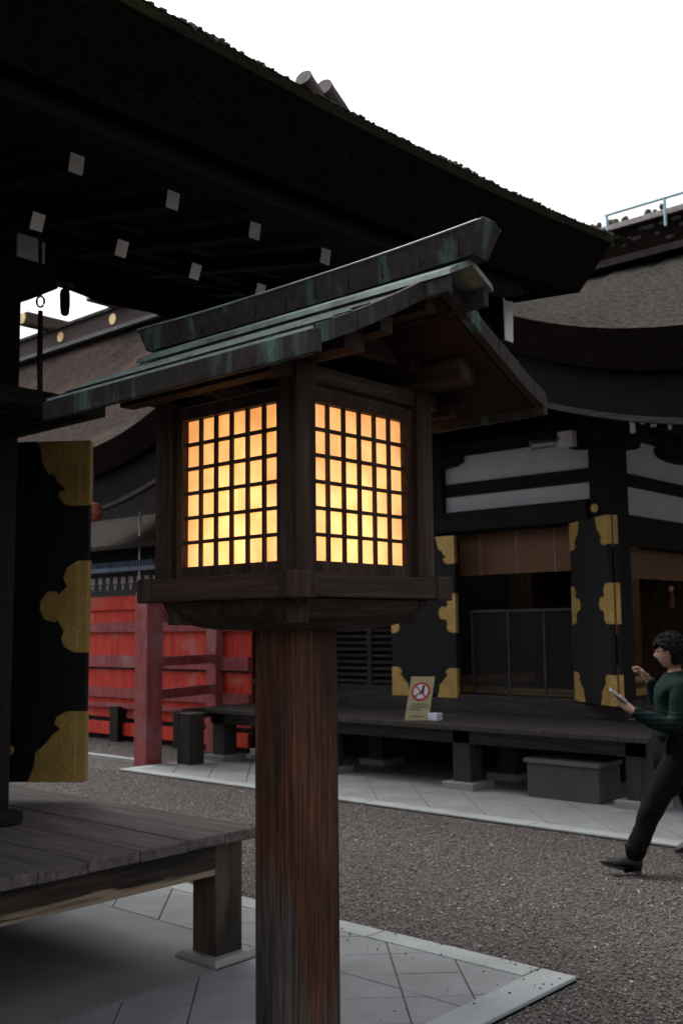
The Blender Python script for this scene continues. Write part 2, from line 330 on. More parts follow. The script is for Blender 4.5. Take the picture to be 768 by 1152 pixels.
def clip(poly, f):            # Sutherland-Hodgman against f(p)>=0
    out = []
    for i in range(len(poly)):
        a, b = poly[i - 1], poly[i]; fa, fb = f(a), f(b)
        if (fa >= 0) != (fb >= 0):
            t = fa / (fa - fb); out.append((a[0] + (b[0] - a[0]) * t, a[1] + (b[1] - a[1]) * t))
        if fb >= 0: out.append(b)
    return out
def paving(name, rect, z, holes=None, s=.30, px=.0, py=.0):
    """square slabs laid on the diagonal, cut to the rectangle"""
    x0, x1, y0, y1 = rect; q = s * math.sqrt(2); g = .0035; mb = MB()
    i0, i1 = math.floor((x0 + y0 - py) / q) - 1, math.ceil((x1 + y1 - py) / q) + 1
    j0, j1 = math.floor((x0 - y1 - px) / q) - 1, math.ceil((x1 - y0 - px) / q) + 1
    for i in range(i0, i1):
        for j in range(j0, j1):
            u0, u1 = py + i * q + g, py + (i + 1) * q - g; w0, w1 = px + j * q + g * 1.6, px + (j + 1) * q - g * 1.6
            P = [((u + w) / 2, (u - w) / 2) for u, w in ((u0, w0), (u1, w0), (u1, w1), (u0, w1))]
            for f in (lambda p: p[0] - x0, lambda p: x1 - p[0], lambda p: p[1] - y0, lambda p: y1 - p[1]):
                if P: P = clip(P, f)
            if len(P) < 3: continue
            mb.prism(P, 2, z - .03, z + random.uniform(-.0012, .0012))
    return mb.build(name, M['paving'], kind='structure')
# near paving under the hall's eave
ZP = .022
B((-9, 2.5, -.1), (4.338, 22, ZP - .012)).build('near_paving_bed', M['joint'], kind='structure')
paving('near_paving', (3.706, 4.186, 2.684, 22), ZP, px=-1.0 + .0, py=6.57)
paving('near_paving', (-9, 3.70, 2.684, 3.815), ZP, px=-1.0 + .0, py=6.57)
kb = MB(); y = 2.50
kb.box((4.19, 2.69, -.1), (4.338, 3.62, ZP + .004)); kb.box((4.19, 3.628, -.1), (4.338, 5.6, ZP + .003))
for k in range(5): kb.box((4.19, 5.608 + k * 2, -.1), (4.338, 7.6 + k * 2, ZP + .003))
kb.build('near_paving_kerb', M['border'], bevel=.006, kind='structure')
kb = MB(); kb.box((2.6, 2.50, -.1), (4.338, 2.682, ZP + .004))
for k in range(7): kb.box((2.592 - (k + 1) * 1.8, 2.5, -.1), (2.592 - k * 1.8 - .008, 2.682, ZP + .003))
kb.build('near_paving_kerb', M['border'], bevel=.006, kind='structure')
B((-9, 3.825, -.1), (3.697, 22, ZP + .001)).build('near_paving_screed', M['slab'], kind='structure')
# far paving
B((7.30, -9, -.1), (12.5, 10.02, ZP - .012)).build('far_paving_bed', M['joint'], kind='structure')
paving('far_paving', (7.465, 12.5, -6, 9.85), ZP, px=3.04 - .424 * 3, py=.1, s=.42)
kb = MB()
for k in range(10): kb.box((7.30, 9.85 - (k + 1) * 1.75, -.1), (7.46, 9.85 - k * 1.75 - .008, ZP + .004))
kb.box((7.30, 9.858, -.1), (9.0, 10.02, ZP + .004))
kb.build('far_paving_kerb', M['border'], bevel=.006, kind='structure')
B((7.86, 10.2, -.05), (7.96, 16, .04)).build('yard_edging', M['border'], kind='structure')
# scattered grit on the kerb
t = MB()
for _ in range(48):
    if random.random() < .6: x, yy = random.uniform(4.0, 4.33), random.uniform(2.52, 4.0)
    else: x, yy = random.uniform(3.0, 4.3), random.uniform(2.51, 2.9)
    r = random.uniform(.0025, .006); t.ball((x, yy, ZP + .006), (r, r * 1.2, r * .7), 6, 4)
t.build('scattered_grit', M['pebble'], label='dark grit stones strewn over the light kerb of the near paving', cat='grit', kind='stuff')

# ------------------------------------------------------------------ wooden lantern
cx, cy = 1.715, 1.685
L = thing('wooden_lantern', (cx, cy, 0), 'tall wooden post lantern with glowing paper windows and copper gabled roof', 'lantern')
hp = .069
o = MB().prism([(cx - hp, cy - hp + .006), (cx - hp + .006, cy - hp), (cx + hp - .006, cy - hp), (cx + hp, cy - hp + .006), (cx + hp, cy + hp - .006), (cx + hp - .006, cy + hp), (cx - hp + .006, cy + hp), (cx - hp, cy + hp - .006)], 2, 0, 1.6).build('post', M['post'], L)
# bowl-shaped bracket under the tray
P = []
for k in range(9):
    a = k / 8 * math.pi / 2; h = .095 + .12 * math.sin(a) ** .8; z = 1.597 + .064 * (1 - math.cos(a)) ** .9
    if k == 8: h, z = .215, 1.661
    P.append([(cx - h, cy - h, z), (cx + h, cy - h, z), (cx + h, cy + h, z), (cx - h, cy + h, z)])
MB().loft(P).build('bowl_bracket', WL[0], L)
for sx, sy in ((-1, -1), (1, -1), (1, 1), (-1, 1)):
    c = Vector((cx + sx * .17, cy + sy * .17, 1.6)); MB().beam((cx + sx * .08, cy + sy * .08, 1.632), (cx + sx * .205, cy + sy * .205, 1.636), .045, .05).build('corner_bracket', WL[2], L, bevel=.003)
# tray: crossing rails with proud ends, and a slab
hb = .2537
for s in (-1, 1):
    B((cx + s * (hb - .05), cy - hb, 1.662), (cx + s * hb, cy + hb, 1.713)).build('tray_rail', WL[1], L, bevel=.004)
    B((cx - hb + .0505, cy + s * (hb - .05), 1.6635), (cx + hb - .0505, cy + s * hb, 1.7115)).build('tray_rail', WL[0], L, bevel=.004)
    for s2 in (-1, 1): B((cx + s2 * (hb - .052), cy + s * (hb + .004), 1.6605), (cx + s2 * (hb + .004), cy + s * (hb - .05), 1.7155)).build('tray_corner', WL[2], L, bevel=.004)
B((cx - .2, cy - .2, 1.668), (cx + .2, cy + .2, 1.700)).build('tray_board', M['inner'], L)
b = .229
for sx in (-1, 1):
    for sy in (-1, 1):
        B((cx + sx * (b - .057), cy + sy * (b - .057), 1.7), (cx + sx * b, cy + sy * b, 2.15)).build('corner_post', WL[2], L, bevel=.003)
# plates on the posts
for s in (-1, 1):
    B((cx + s * .165, cy - .36, 2.1505), (cx + s * .225, cy + .36, 2.205)).build('roof_plate', WL[1], L, bevel=.003)
    B((cx - .26, cy + s * .172, 2.113), (cx + .26, cy + s * .222, 2.15)).build('cross_plate', WL[0], L, bevel=.003)
B((cx - .1915, cy - .1915, 2.1043), (cx + .1915, cy + .1915, 2.1120)).build('box_ceiling', M['inner'], L)
# lattice windows
def lattice(i):
    ang = i * math.pi / 2; rot = Matrix.Translation((cx, cy, 0)) @ Matrix.Rotation(ang, 4, 'Z')
    fr = MB(); w0, z0, z1 = .154, 1.7395, 2.076
    d0, d1 = -.212, -.192                         # outer / inner face of the frame
    for a, c in (((-.1715, d0, 1.7135), (.1715, d1, z0)), ((-.1715, d0, z1), (.1715, d1, 2.104)), ((-.1715, d0, z0), (-w0, d1, z1)), ((w0, d0, z0), (.1715, d1, z1))): fr.box(a, c, rot)
    f = fr.build('window_frame', WL[2], L)
    pw, ph = 2 * w0 / 6, (z1 - z0) / 6; bars = MB()
    for k in range(1, 6): bars.box((-w0 + k * pw - .0043, -.2015, z0), (-w0 + k * pw + .0043, -.1945, z1), rot)
    for k in range(1, 6): bars.box((-w0, -.2030, z0 + k * ph - .0038), (w0, -.1955, z0 + k * ph + .0038), rot)
    bars.build('lattice_bars', WL[2], f)
    MB().box((-.170, -.1915, 1.716), (.170, -.1905, 2.102), rot).build('paper_pane', M['paper'], f)
for i in range(4): lattice(i)
# the roof: curved copper slopes in courses
ty0, ty1 = 1.25, 2.12
prof = [(.0, 2.332), (.05, 2.308), (.12, 2.268), (.20, 2.226), (.28, 2.186), (.345, 2.156), (.388, 2.138)]
def slope(s):
    n = len(prof)
    # copper sheets following the curve, with thin folded seams running along it
    for i in range(n - 1):
        (u0, z0), (u1, z1) = prof[i], prof[i + 1]
        if i > 0: MB().prism([(cx + s * u0, z0), (cx + s * u1, z1), (cx + s * u1, z1 - .008), (cx + s * u0, z0 - .008)], 1, ty0, ty1).build('copper_sheet', M['copper'], L)
    for u, r_ in ((.235, .0034), (.290, .0032), (.342, .003), (.390, .0034)):
        for (u0, z0), (u1, z1) in zip(prof, prof[1:]):
            if u0 <= u <= u1 + .003: z = z0 + (z1 - z0) * (u - u0) / (u1 - u0)
        if u < .38: MB().prism([(cx + s * (u - .030), z + .0145), (cx + s * u, z + .0125), (cx + s * u, z - .002), (cx + s * (u - .030), z + .002)], 1, ty0 + .004, ty1 - .004).build('sheet_lip', M['copper'], L)
        h_ = .0125 if u < .38 else .002
        MB().prism([(cx + s * (u - .006), z + h_ + .0042), (cx + s * (u + .0015), z + h_ + .0038), (cx + s * (u + .0018), z + h_ - .0012), (cx + s * (u - .006), z + h_ + .0005)], 1, ty0 + .004, ty1 - .004).build('sheet_seam', M['copper_seam'], L)
    # board underneath
    top = [(cx + s * u, z - .012) for u, z in prof]; bot = [(cx + s * u, z - .030) for u, z in reversed(prof)]
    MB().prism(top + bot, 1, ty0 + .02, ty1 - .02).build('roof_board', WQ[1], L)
    B((cx + s * .380, ty0 - .008, 2.092), (cx + s * .396, ty1 + .008, 2.1365)).build('eave_fascia', M['copper'], L, bevel=.002)
    for yy in (ty0, ty1):
        k = 1 if yy == ty0 else -1
        o = MB()
        for i in range(n - 1):
            (u0, z0), (u1, z1) = prof[i], prof[i + 1]
            if i % 2 == 0 or True:
                e = .0015 * (i % 2)
                o.prism([(cx + s * u0, z0 + .009), (cx + s * (u1 + .001), z1 + .009), (cx + s * (u1 + .001), z1 - .030), (cx + s * u0, z0 - .030)], 1, yy - k * (.006 + e), yy + k * .014)
        o.build('barge_board', M['copper'], L)
for s in (-1, 1): slope(s)
# purlins showing under the slopes, gable boards
for u, z, h in ((0, 2.262, .05), (.30, 2.105, .036), (-.30, 2.105, .036), (.15, 2.185, .036), (-.15, 2.185, .036)):
    e_ = .03 if u in (0, -.15) else .19
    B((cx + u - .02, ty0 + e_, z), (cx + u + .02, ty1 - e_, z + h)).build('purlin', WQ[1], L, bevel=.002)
for s in (-1, 1):
    MB().prism([(cx - .165, 2.2055), (cx + .165, 2.2055), (cx + .1, 2.24), (cx, 2.30), (cx - .1, 2.24)], 1, cy + s * .19, cy + s * .205).build('gable_board', WL[0], L)
# ridge: small saddle and a flared copper box
sd = MB()
for s in (-1, 1):
    sd.prism([(cx, 2.352), (cx + s * .075, 2.313), (cx + s * .078, 2.300), (cx, 2.338)], 1, 1.175, 2.195)
sd.build('ridge_saddle', M['copper_top'], L)
for s in (-1, 1): B((cx + s * .056, 1.185, 2.268), (cx + s * .073, 2.185, 2.3035)).build('saddle_board', M['copper'], L)
def ridge():
    n = 26; P = []
    for k in range(n + 1):
        t = k / n; s = (t * 2 - 1); lift = .010 * abs(s) ** 2.5
        yb = cy + s * .531; yt = cy + s * .556
        P.append([(cx - .028, yb, 2.342 + lift * .6), (cx + .028, yb, 2.342 + lift * .6), (cx + .040, yt, 2.399 + lift), (cx + .020, yt, 2.413 + lift), (cx - .020, yt, 2.413 + lift), (cx - .040, yt, 2.399 + lift)])
    return MB().loft(P).build('ridge_cap', M['copper'], L)
ridge()
for k in range(11):
    yy = cy - .5 + k * .1
    B((cx - .0372, yy - .0018, 2.352), (cx - .0315, yy + .0018, 2.398)).build('ridge_seam', M['copper'], L)
e1 = MB()
for s in (-1, 1): e1.tube([(cx + s * .0405, cy - .555 + k * .0555, 2.400 + .010 * abs(k / 10 - 1) ** 2.5) for k in range(21)], .0028, 6)
e1.build('ridge_bead', M['copper_top'], L)
# bulb
B((cx - .03, cy - .03, 1.7005), (cx + .03, cy + .03, 1.712)).build('bulb_socket', M['iron'], L)
ld = bpy.data.lights.new('lamp_light', 'POINT'); ld.energy = 5.2; ld.color = (1.0, .52, .225); ld.shadow_soft_size = .14
lo = bpy.data.objects.new('lamp_light', ld); COL.objects.link(lo); lo.parent = L; lo.location = (0, 0, 1.825)

# ------------------------------------------------------------------ near hall
H = thing('shrine_hall', (2.8, 5.0, 0), 'dark timber shrine hall with a deep thick cypress bark eave on the left', 'hall')
def lift(x): return .10 * max(0, (x - 2.3) / 2.2) ** 2
X0, X1 = -7.0, 4.50
# bark layer: front eave profile swept along X; the gable edge on the right follows the concave slope
def slopez(y):                                # roof underside height of the bark layer
    pts = [(2.40, 0.0), (2.75, .035), (3.6, .17), (4.5, .34), (5.4, .56), (6.2, .85), (6.86, 1.16), (7.6, 1.62), (8.4, 2.2)]
    for (a, za), (b_, zb) in zip(pts, pts[1:]):
        if y <= b_: return za + (zb - za) * (y - a) / (b_ - a)
    return pts[-1][1]
xs = [X0 + (X1 - X0) * (k / 46) for k in range(47)]
ys = [2.4, 2.75, 3.1, 3.6, 4.0, 4.5, 5.0, 5.4, 5.8, 6.2, 6.5, 6.86, 7.2, 7.6, 8.0, 8.4]
ZB = 3.105
def sheet(x, y, top):
    w = lift(x) * max(0, 1 - (y - 2.4) / 5)
    if top: return ZB + .27 + w + slopez(y) * (1. + .02 * (y - 2.4)) + (0.0)
    z = ZB + w + slopez(y)
    if x < 4.28 and y > 2.7: z = max(z, sofz(y) + .06)
    return z
sofz = lambda y: 3.16 + max(0, y - 2.6) * .155 if y < 3.6 else 3.315 + (y - 3.6) * .40
xs = sorted(xs + [4.27, 4.30])
roof = MB(); P = []
for x in xs:
    xe = min(x, X1); ring = []
    for y in ys: ring.append((x - (.09 if x >= X1 - 1e-6 else 0), y, sheet(x, y, 0)))
    for y in reversed(ys[1:]): ring.append((x, y, sheet(x, y, 1)))
    ring.append((x, 2.40, sheet(x, 2.4, 1) + .045)); ring.append((x, 2.25, sheet(x, 2.4, 1) + .0))
    ring.append((x, 2.262, sheet(x, 2.4, 1) - .03))
    P.append(ring)
bark = roof.loft(P).build('bark_roof', M['barkedge'], H)
back = MB(); P = [[(x, 8.4, sheet(x, 8.4, 0)) for x in xs], [(x, 8.4, sheet(x, 8.4, 1)) for x in xs], [(x, 12.0, ZB + .5 + lift(x)) for x in xs], [(x, 12.0, ZB + .2 + lift(x)) for x in xs]]
MB().loft([[(x, 2.247, ZB + .262 + lift(x)), (x, 2.262, ZB + .238 + lift(x)), (x, 2.30, ZB + .24 + lift(x)), (x, 2.27, ZB + .276 + lift(x))] for x in xs]).build('eave_rim', M['mossy'], H)
MB().grid([[(x, 8.41, 5.60) for x in xs], [(x, 10, 4.45) for x in xs], [(x, 12.5, 3.5) for x in xs]]).build('rear_bark_slope', M['barkedge'], H)
MB().prism([(8.2, 5.3), (8.6, 5.3), (8.62, 5.9), (8.5, 6.0), (8.3, 6.0), (8.18, 5.9)], 0, X0, 4.3).build('roof_ridge', WD[0], H)
# ragged mossy rim along the eave's upper edge
mm = MB(); x = 0.6
while x < 4.5:
    dens = .5 + .5 * math.sin(x * 7.3) * math.sin(x * 3.1 + 1); r = random.uniform(.003, .008) * (.7 + .6 * dens); z = ZB + .27 + lift(x)
    for q in range(3):
        mm.ball((x + random.uniform(-.01, .01), 2.254 + q * .022 + random.uniform(0, .01), z + q * .011 + random.uniform(-.006, .006 + .008 * dens)), (r * random.uniform(1, 1.8), r * 1.3, r * random.uniform(.6, 1.1)), 6, 4)
    x += random.uniform(.005, .012)
mm.build('eave_moss', M['moss'], label='ragged green moss growing along the upper rim of the bark eave', cat='moss', kind='stuff')
mm = MB()
for x in (2.78, 2.85, 2.93, 3.02, 3.10, 3.19, 3.27, 3.42):
    r = random.uniform(.016, .026); mm.ball((x, 2.29, ZB + .285 + lift(x)), (r * 1.5, r, r * .62), 8, 5)
mm.build('lichen_lumps', M['tilegrey'], label='pale grey lichen lumps on the eave rim right of the clay pipes', cat='lichen', kind='stuff')
for k, (a, c, r) in enumerate((((2.437, 2.345, 3.483), (2.575, 2.375, 3.43), .030), ((2.536, 2.345, 3.487), (2.725, 2.385, 3.425), .033))):
    o = MB(); a, c = Vector(a), Vector(c); n = 8
    o.tube([a + (c - a) * (i / n) for i in range(n + 1)], [r * q for q in (1.05, 1.0, 1., .99, 1., .97, .95, .93, .9)], 16)
    p = o.build('ridge_tile', M['tilegrey'], smooth=False)
    tag(p, ('left and shorter of two round clay tiles lying on the mossy eave rim', 'right and longer of two round clay tiles lying on the mossy eave rim')[k], 'roof tile', 'round tiles on the eave')
# eave board, soffit, bargeboard
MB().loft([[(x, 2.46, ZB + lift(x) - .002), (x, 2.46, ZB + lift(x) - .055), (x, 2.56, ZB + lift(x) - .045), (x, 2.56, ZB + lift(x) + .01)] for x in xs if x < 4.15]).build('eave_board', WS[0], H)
yb = [2.76, 3.2, 3.6, 4.2, 4.8, 5.39, 6.1, 6.86, 7.6, 8.3]
def bz(y):
    pts = [(2.76, 3.02), (2.84, 3.045), (3.6, 3.18), (4.5, 3.42), (5.39, 3.68), (6.86, 4.29), (8.3, 5.2)]
    for (a, za), (b_, zb) in zip(pts, pts[1:]):
        if y <= b_: return za + (zb - za) * (y - a) / (b_ - a)
    return pts[-1][1]
MB().loft([[(4.29, y, bz(y)), (4.36, y, bz(y)), (4.36, y, bz(y) + .19), (4.29, y, bz(y) + .19)] for y in yb]).build('barge_board', WS[1], H)
MB().plate([(0, 0), (.07, 0), (.078, .265), (-.006, .265)], (4.29, 2.755, 3.015), (1, 0, 0), (0, 0, 1), (0, -1, 0), .006).build('barge_board_end', M['whiteend'], H, label='tall white painted end of the barge board')
sofz = lambda y: 3.16 + max(0, y - 2.6) * .155 if y < 3.6 else 3.315 + (y - 3.6) * .40
yy_ = [2.5, 2.9, 3.6, 4.2, 4.9, 6.0, 7.0, 8.3]
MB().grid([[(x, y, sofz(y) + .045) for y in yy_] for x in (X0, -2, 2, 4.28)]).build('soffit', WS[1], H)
def rafter(x, y0, z0, y1, z1, w, h):
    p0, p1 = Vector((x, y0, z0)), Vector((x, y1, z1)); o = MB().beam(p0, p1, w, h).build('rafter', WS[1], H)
    d = (p1 - p0).normalized(); u = Vector((0, -d.z, d.y))
    q = MB(); r = Vector((1, 0, 0)); a = p0 - d * .004
    vs = [a + r * i * w / 2 + u * j * h / 2 + d * k for k in (0, .0035) for i, j in ((-1, -1), (1, -1), (1, 1), (-1, 1))]
    q.add(vs, [(0, 1, 2, 3), (7, 6, 5, 4), (0, 4, 5, 1), (1, 5, 6, 2), (2, 6, 7, 3), (3, 7, 4, 0)]); e = q.build('rafter_end', M['whiteend'], o)
for k in range(-5, 6):
    x = 1.906 + .4115 * k
    rafter(x, 2.9, 3.168 + lift(x) * .4, 4.1, 3.40, .054, .063)
for k in range(-7, 5):
    x = 2.601 + .4115 * k
    rafter(x, 3.6, 3.243 + lift(x) * .3, 8.0, 5.0, .056, .070)
B((X0, 3.66, 3.29), (4.28, 3.72, 3.36)).build('eave_purlin', WS[0], H)
B((X0, 4.86, 3.52), (2.595, 5.06, 3.74)).build('wall_purlin', WS[0], H)
# pillars, beams, walls
for px_ in (2.668, -.2, -3.1):
    B((px_, 4.885, .66), (px_ + .22, 5.105, 3.52)).build('pillar', WD[2], H, bevel=.008)
B((-6, 4.83, 2.86), (2.667, 5.02, 3.05)).build('head_beam', WD[0], H, bevel=.006)
MB().prism([(2.6, 3.29), (2.80, 3.325), (2.88, 3.36), (3.0, 3.42), (3.10, 3.48), (3.11, 3.58), (2.6, 3.58)], 1, 4.87, 5.02).build('bracket_arm', WD[0], H)
bw = MB(); bw.box((2.845, 4.862, 3.60), (3.008, 4.88, 3.725)); bw.box((2.845, 4.862, 3.737), (3.008, 4.88, 3.80)); bw.box((2.95, 4.868, 3.80), (2.99, 4.88, 3.895)); bw.box((3.05, 4.868, 3.74), (3.07, 4.88, 3.9))
bw.build('bracket_plaster', M['plaster'], H)
B((2.60, 4.88, 3.60), (3.10, 4.99, 3.9)).build('bracket_block', WD[2], H)
B((-6, 4.77, .645), (2.90, 4.88, .705)).build('threshold', WD[0], H, bevel=.006)
B((2.70, 5.11, .67), (2.78, 11.5, 3.6)).build('side_wall', WD[2], H)
B((-6, 8.8, .67), (2.69, 8.9, 3.6)).build('back_wall', WD[2], H)
MB().prism([(5.06, 3.6), (8.2, 3.6), (8.2, 5.0)], 0, 2.72, 2.78).build('gable_wall', WD[1], H)
# veranda of the near hall
fb = MB(); x = 3.60; first = True
w = [.215, .225, .27, .27, .24, .25, .23, .26, .24, .25, .23, .26, .25, .24, .26, .25, .24, .26, .25, .24, .26, .25, .24, .26, .25]
for i, ww in enumerate(w):
    x1_ = x; x = x - ww; dz = random.uniform(-.002, .002); dy = random.uniform(-.006, .006)
    fb.box((x + .003, 3.80 + dy, .588 + dz), (x1_ - .001, 4.86 if x1_ < 2.9 else 12, .638 + dz))
fb.build('veranda_boards', WR[1], H, bevel=.006)
def worn_mat():
    m = wood('worn_edge_beam', (.012, .009, .007), (.034, .026, .020), (.08, .06, .047), 0); nt = m.node_tree; b = nt.nodes['Principled BSDF']
    base = b.inputs['Base Color'].links[0].from_socket
    tc = N(nt, 'ShaderNodeTexCoord'); sx = N(nt, 'ShaderNodeSeparateXYZ'); nt.links.new(tc.outputs['Object'], sx.inputs[0])
    mr = N(nt, 'ShaderNodeMapRange'); mr.inputs[1].default_value = .43; mr.inputs[2].default_value = .50; mr.inputs[3].default_value = .34; mr.inputs[4].default_value = -.1; nt.links.new(sx.outputs['Z'], mr.inputs[0])
    g = noise(nt, objcoord(nt, (1., 9, 16)), 1.7, 7, .6, .6); ad = N(nt, 'ShaderNodeMath', operation='ADD'); nt.links.new(g, ad.inputs[0]); nt.links.new(mr.outputs[0], ad.inputs[1])
    f = ramp(nt, [(.60, (0, 0, 0)), (.70, (1, 1, 1))], ad.outputs[0]); c = mix(nt, base, (.27, .20, .14), f.outputs[0]); nt.links.new(c, b.inputs['Base Color']); return m
M['worn'] = worn_mat()
B((-3, 3.885, .43), (3.40, 3.99, .585)).build('veranda_beam', M['worn'], H, bevel=.006)
B((3.40, 3.995, .43), (3.50, 11.8, .585)).build('veranda_beam', WB[1], H, bevel=.006)
for (lx, ly) in ((3.40, 3.885), (.9, 3.885), (-1.6, 3.885), (3.40, 6.6), (3.40, 9.3)):
    l_ = B((lx, ly, .03), (lx + .17, ly + .17, .586)).build('veranda_post', WB[2], H, bevel=.006)
    MB().loft([[(lx - .055, ly - .06, 0), (lx + .235, ly - .06, 0), (lx + .235, ly + .235, 0), (lx - .055, ly + .235, 0)], [(lx - .055, ly - .06, .035), (lx + .235, ly - .06, .035), (lx + .235, ly + .235, .035), (lx - .055, ly + .235, .035)], [(lx - .035, ly - .04, .055), (lx + .215, ly - .04, .055), (lx + .215, ly + .215, .055), (lx - .035, ly + .215, .055)]]).build('post_plinth', M['plinth'], l_, bevel=.004)
B((2.8, 5.2, 0), (2.9, 11.5, .6)).build('foundation_board', WD[1], H); B((-6, 4.95, 0), (2.8, 5.05, .6)).build('foundation_board', WD[0], H)

# ornament outlines, from a door edge inwards (u) and downwards (v), metres
def scaled(pts, k, flip=False): return [((-a if flip else a) * k, -c * k) for a, c in pts]
ORN_TOP = [(0, 0), (322, 0), (297, 35), (284, 118), (267, 158), (247, 193), (207, 198), (187, 248), (150, 272), (142, 292), (168, 298), (182, 303), (177, 338), (147, 373), (112, 385), (0, 383)]
ORN_MID = [(0, 0), (30, 0), (60, 20), (73, 50), (60, 75), (78, 92), (85, 98), (90, 90), (115, 88), (137, 115), (140, 140), (125, 170), (95, 178), (88, 170), (80, 180), (67, 205), (75, 225), (65, 250), (35, 265), (0, 265)]
ORN_BOT = [(0, 0), (53, 0), (83, 15), (90, 35), (73, 50), (93, 65), (118, 95), (143, 115), (148, 160), (165, 198), (0, 198)]
def door_leaf(name, hinge, free, z0, z1, parent, ku=1., inner=False, face=-1):
    """a lacquered leaf; gilt corner and middle fittings on both upright edges"""
    h, f = Vector((*hinge, 0)), Vector((*free, 0)); d = (h - f); W = d.length; U = d.normalized(); n = Vector((U.y, -U.x, 0)) * face
    root = MB().plate([(0, z0), (W, z0), (W, z1), (0, z1)], f, U, (0, 0, 1), -n, .05).build(name, M['lacquer'], parent, bevel=.003)
    ht = z1 - z0; g = 1
    def fit(pts, k, vt, flip):
        q = [((W - a * k) if flip else a * k, vt - c * k) for a, c in pts]
        return MB().plate(q, f + n * .0005, U, (0, 0, 1), n, .005).build('gilt_fitting', M['gold'], root, bevel=.0015)
    s = ht / 385. ; kk = s / 2.56
    sides = (False, True) if inner else (False,)
    for fl in sides:
        fit(ORN_TOP, kk * .5 * ku, z1 - .004, fl); fit(ORN_MID, kk * ku, z0 + ht * .64, fl); fit(ORN_BOT, kk * ku, z0 + 198 * kk * ku + .003, fl)
    # gilt edge strips wrapped round the free edge
    for a, c in ((z1 - 190 * kk * ku, z1 - .004), (z0 + ht * .64 - 265 * kk * ku, z0 + ht * .64), (z0 + .003, z0 + 198 * kk * ku)):
        MB().plate([(-.004, a), (0, a), (0, c), (-.004, c)], f + n * .004, U, (0, 0, 1), -n, .055).build('gilt_edge', M['gold'], root)
        MB().plate([(.052, a + .004), (.058, a + .004), (.058, c - .004), (.052, c - .004)], f + n * .0045, U, (0, 0, 1), n, .003).build('gilt_bead', M['goldline'], root)
        MB().plate([(-.003, a + .004), (.003, a + .004), (.003, c - .004), (-.003, c - .004)], f + n * .0045, U, (0, 0, 1), n, .003).build('gilt_bead', M['goldline'], root)
    return root
lf = door_leaf('door_leaf', (2.95, 5.88), (3.519, 5.155), .74, 2.722, H)
hm = MB(); P0 = Vector((3.262, 5.482, 0)); hm.ball((3.235, 5.505, .92), (.018, .018, .018), 10, 6); hm.tube([(3.245, 5.50, .92), (3.225, 5.49, .92)], .03, 12); hm.build('door_knob', M['goldline'], lf)

# raised lattice shutter hanging on iron rods
S = thing('raised_shutter', (2.0, 4.45, 2.6), 'dark lattice shutter swung up flat and hanging from an iron rod', 'shutter')
o = MB(); o.box((-.2, 3.98, 2.585), (2.74, 4.03, 2.655)); o.box((-.2, 4.86, 2.585), (2.74, 4.90, 2.655)); o.box((2.74, 3.98, 2.585), (2.80, 4.90, 2.655)); o.box((-.26, 3.98, 2.585), (-.2, 4.9, 2.655)); o.build('shutter_frame', WD[0], S, bevel=.003)
B((-.2, 4.03, 2.61), (2.74, 4.86, 2.625)).build('shutter_board', WD[0], S)
o = MB()
for k in range(24): o.box((-.1 + k * .12, 4.03, 2.59), (-.08 + k * .12, 4.86, 2.609))
for k in range(7): o.box((-.2, 4.1 + k * .12, 2.588), (2.74, 4.12 + k * .12, 2.607))
o.build('shutter_lattice', WD[1], S)
Rr = thing('hanging_rod', (2.455, 4.0, 2.65), 'thin iron rod with a ring joint hanging from the eave', 'iron rod')
MB().tube([(2.466, 4, 2.655), (2.461, 4, 2.80), (2.459, 4, 3.02)], [.012, .013, .011], 10).build('lower_rod', M['iron'], Rr)
MB().tube([(2.456, 4, 3.09), (2.448, 4, 3.42)], .0085, 8).build('upper_rod', M['iron'], Rr)
MB().tube([Vector((2.458 + .017 * math.cos(a) * .7, 4 - .017 * math.cos(a) * .7, 3.063 + .025 * math.sin(a))) for a in [2 * math.pi * k / 16 for k in range(17)]], .0055, 6).build('ring', M['steel'], Rr)
Bl = thing('hanging_bell', (2.582, 4.0, 3.03), 'small dark iron bell with long clapper hanging under the eave', 'bell')
MB().tube([(2.582, 4, 3.21), (2.582, 4, 3.178), (2.582, 4, 3.168)], [.02, .042, .046], 18).build('bell_dome', M['iron'], Bl, smooth=False)
MB().tube([(2.582, 4, 3.168), (2.582, 4, 3.15), (2.582, 4, 3.145), (2.582, 4, 3.125), (2.584, 4, 3.07), (2.584, 4, 3.035), (2.584, 4, 3.026)], [.010, .011, .020, .0235, .0225, .019, .010], 14).build('clapper', M['iron'], Bl)
MB().tube([(2.582, 4, 3.205), (2.582, 4, 3.40)], .006, 6).build('hanger', M['iron'], Bl)

# ------------------------------------------------------------------ far worship hall
W = thing('worship_hall', (9.9, 5.2, 0), 'large dark shrine building across the yard with curved thatched gable and white plaster strips', 'hall')
CY = 7.5
def ez(y): return 3.94 + 1.2 * math.exp(-(abs(y - CY) / 2.6) ** 2.4)
ysf = [-4 + 16.6 * k / 110 for k in range(111)]
XE, XR, ZR = 7.9, 11.0, 5.80
def rz(x, y):
    s = min(1, (x - XE) / (XR - XE)); base = 3.94 + (ZR - 3.94) * (.80 * s + .20 * s * s)
    return base + (ez(y) - 3.94) * (1 - s) ** 1.4
def nz(x, y): return .03 * math.sin(9.1 * y + 3 * x) * math.sin(5.3 * x + 2.1 * y) + .015 * math.sin(23 * y + 11 * x)
xg = [XE + (XR - XE) * k / 34 for k in range(35)]
MB().grid([[(x, y, rz(x, y) + (nz(x, y) * .5 if x > XE + .01 else 0)) for y in ysf] for x in xg]).build('thatched_roof', M['thatch'], W, smooth=True)
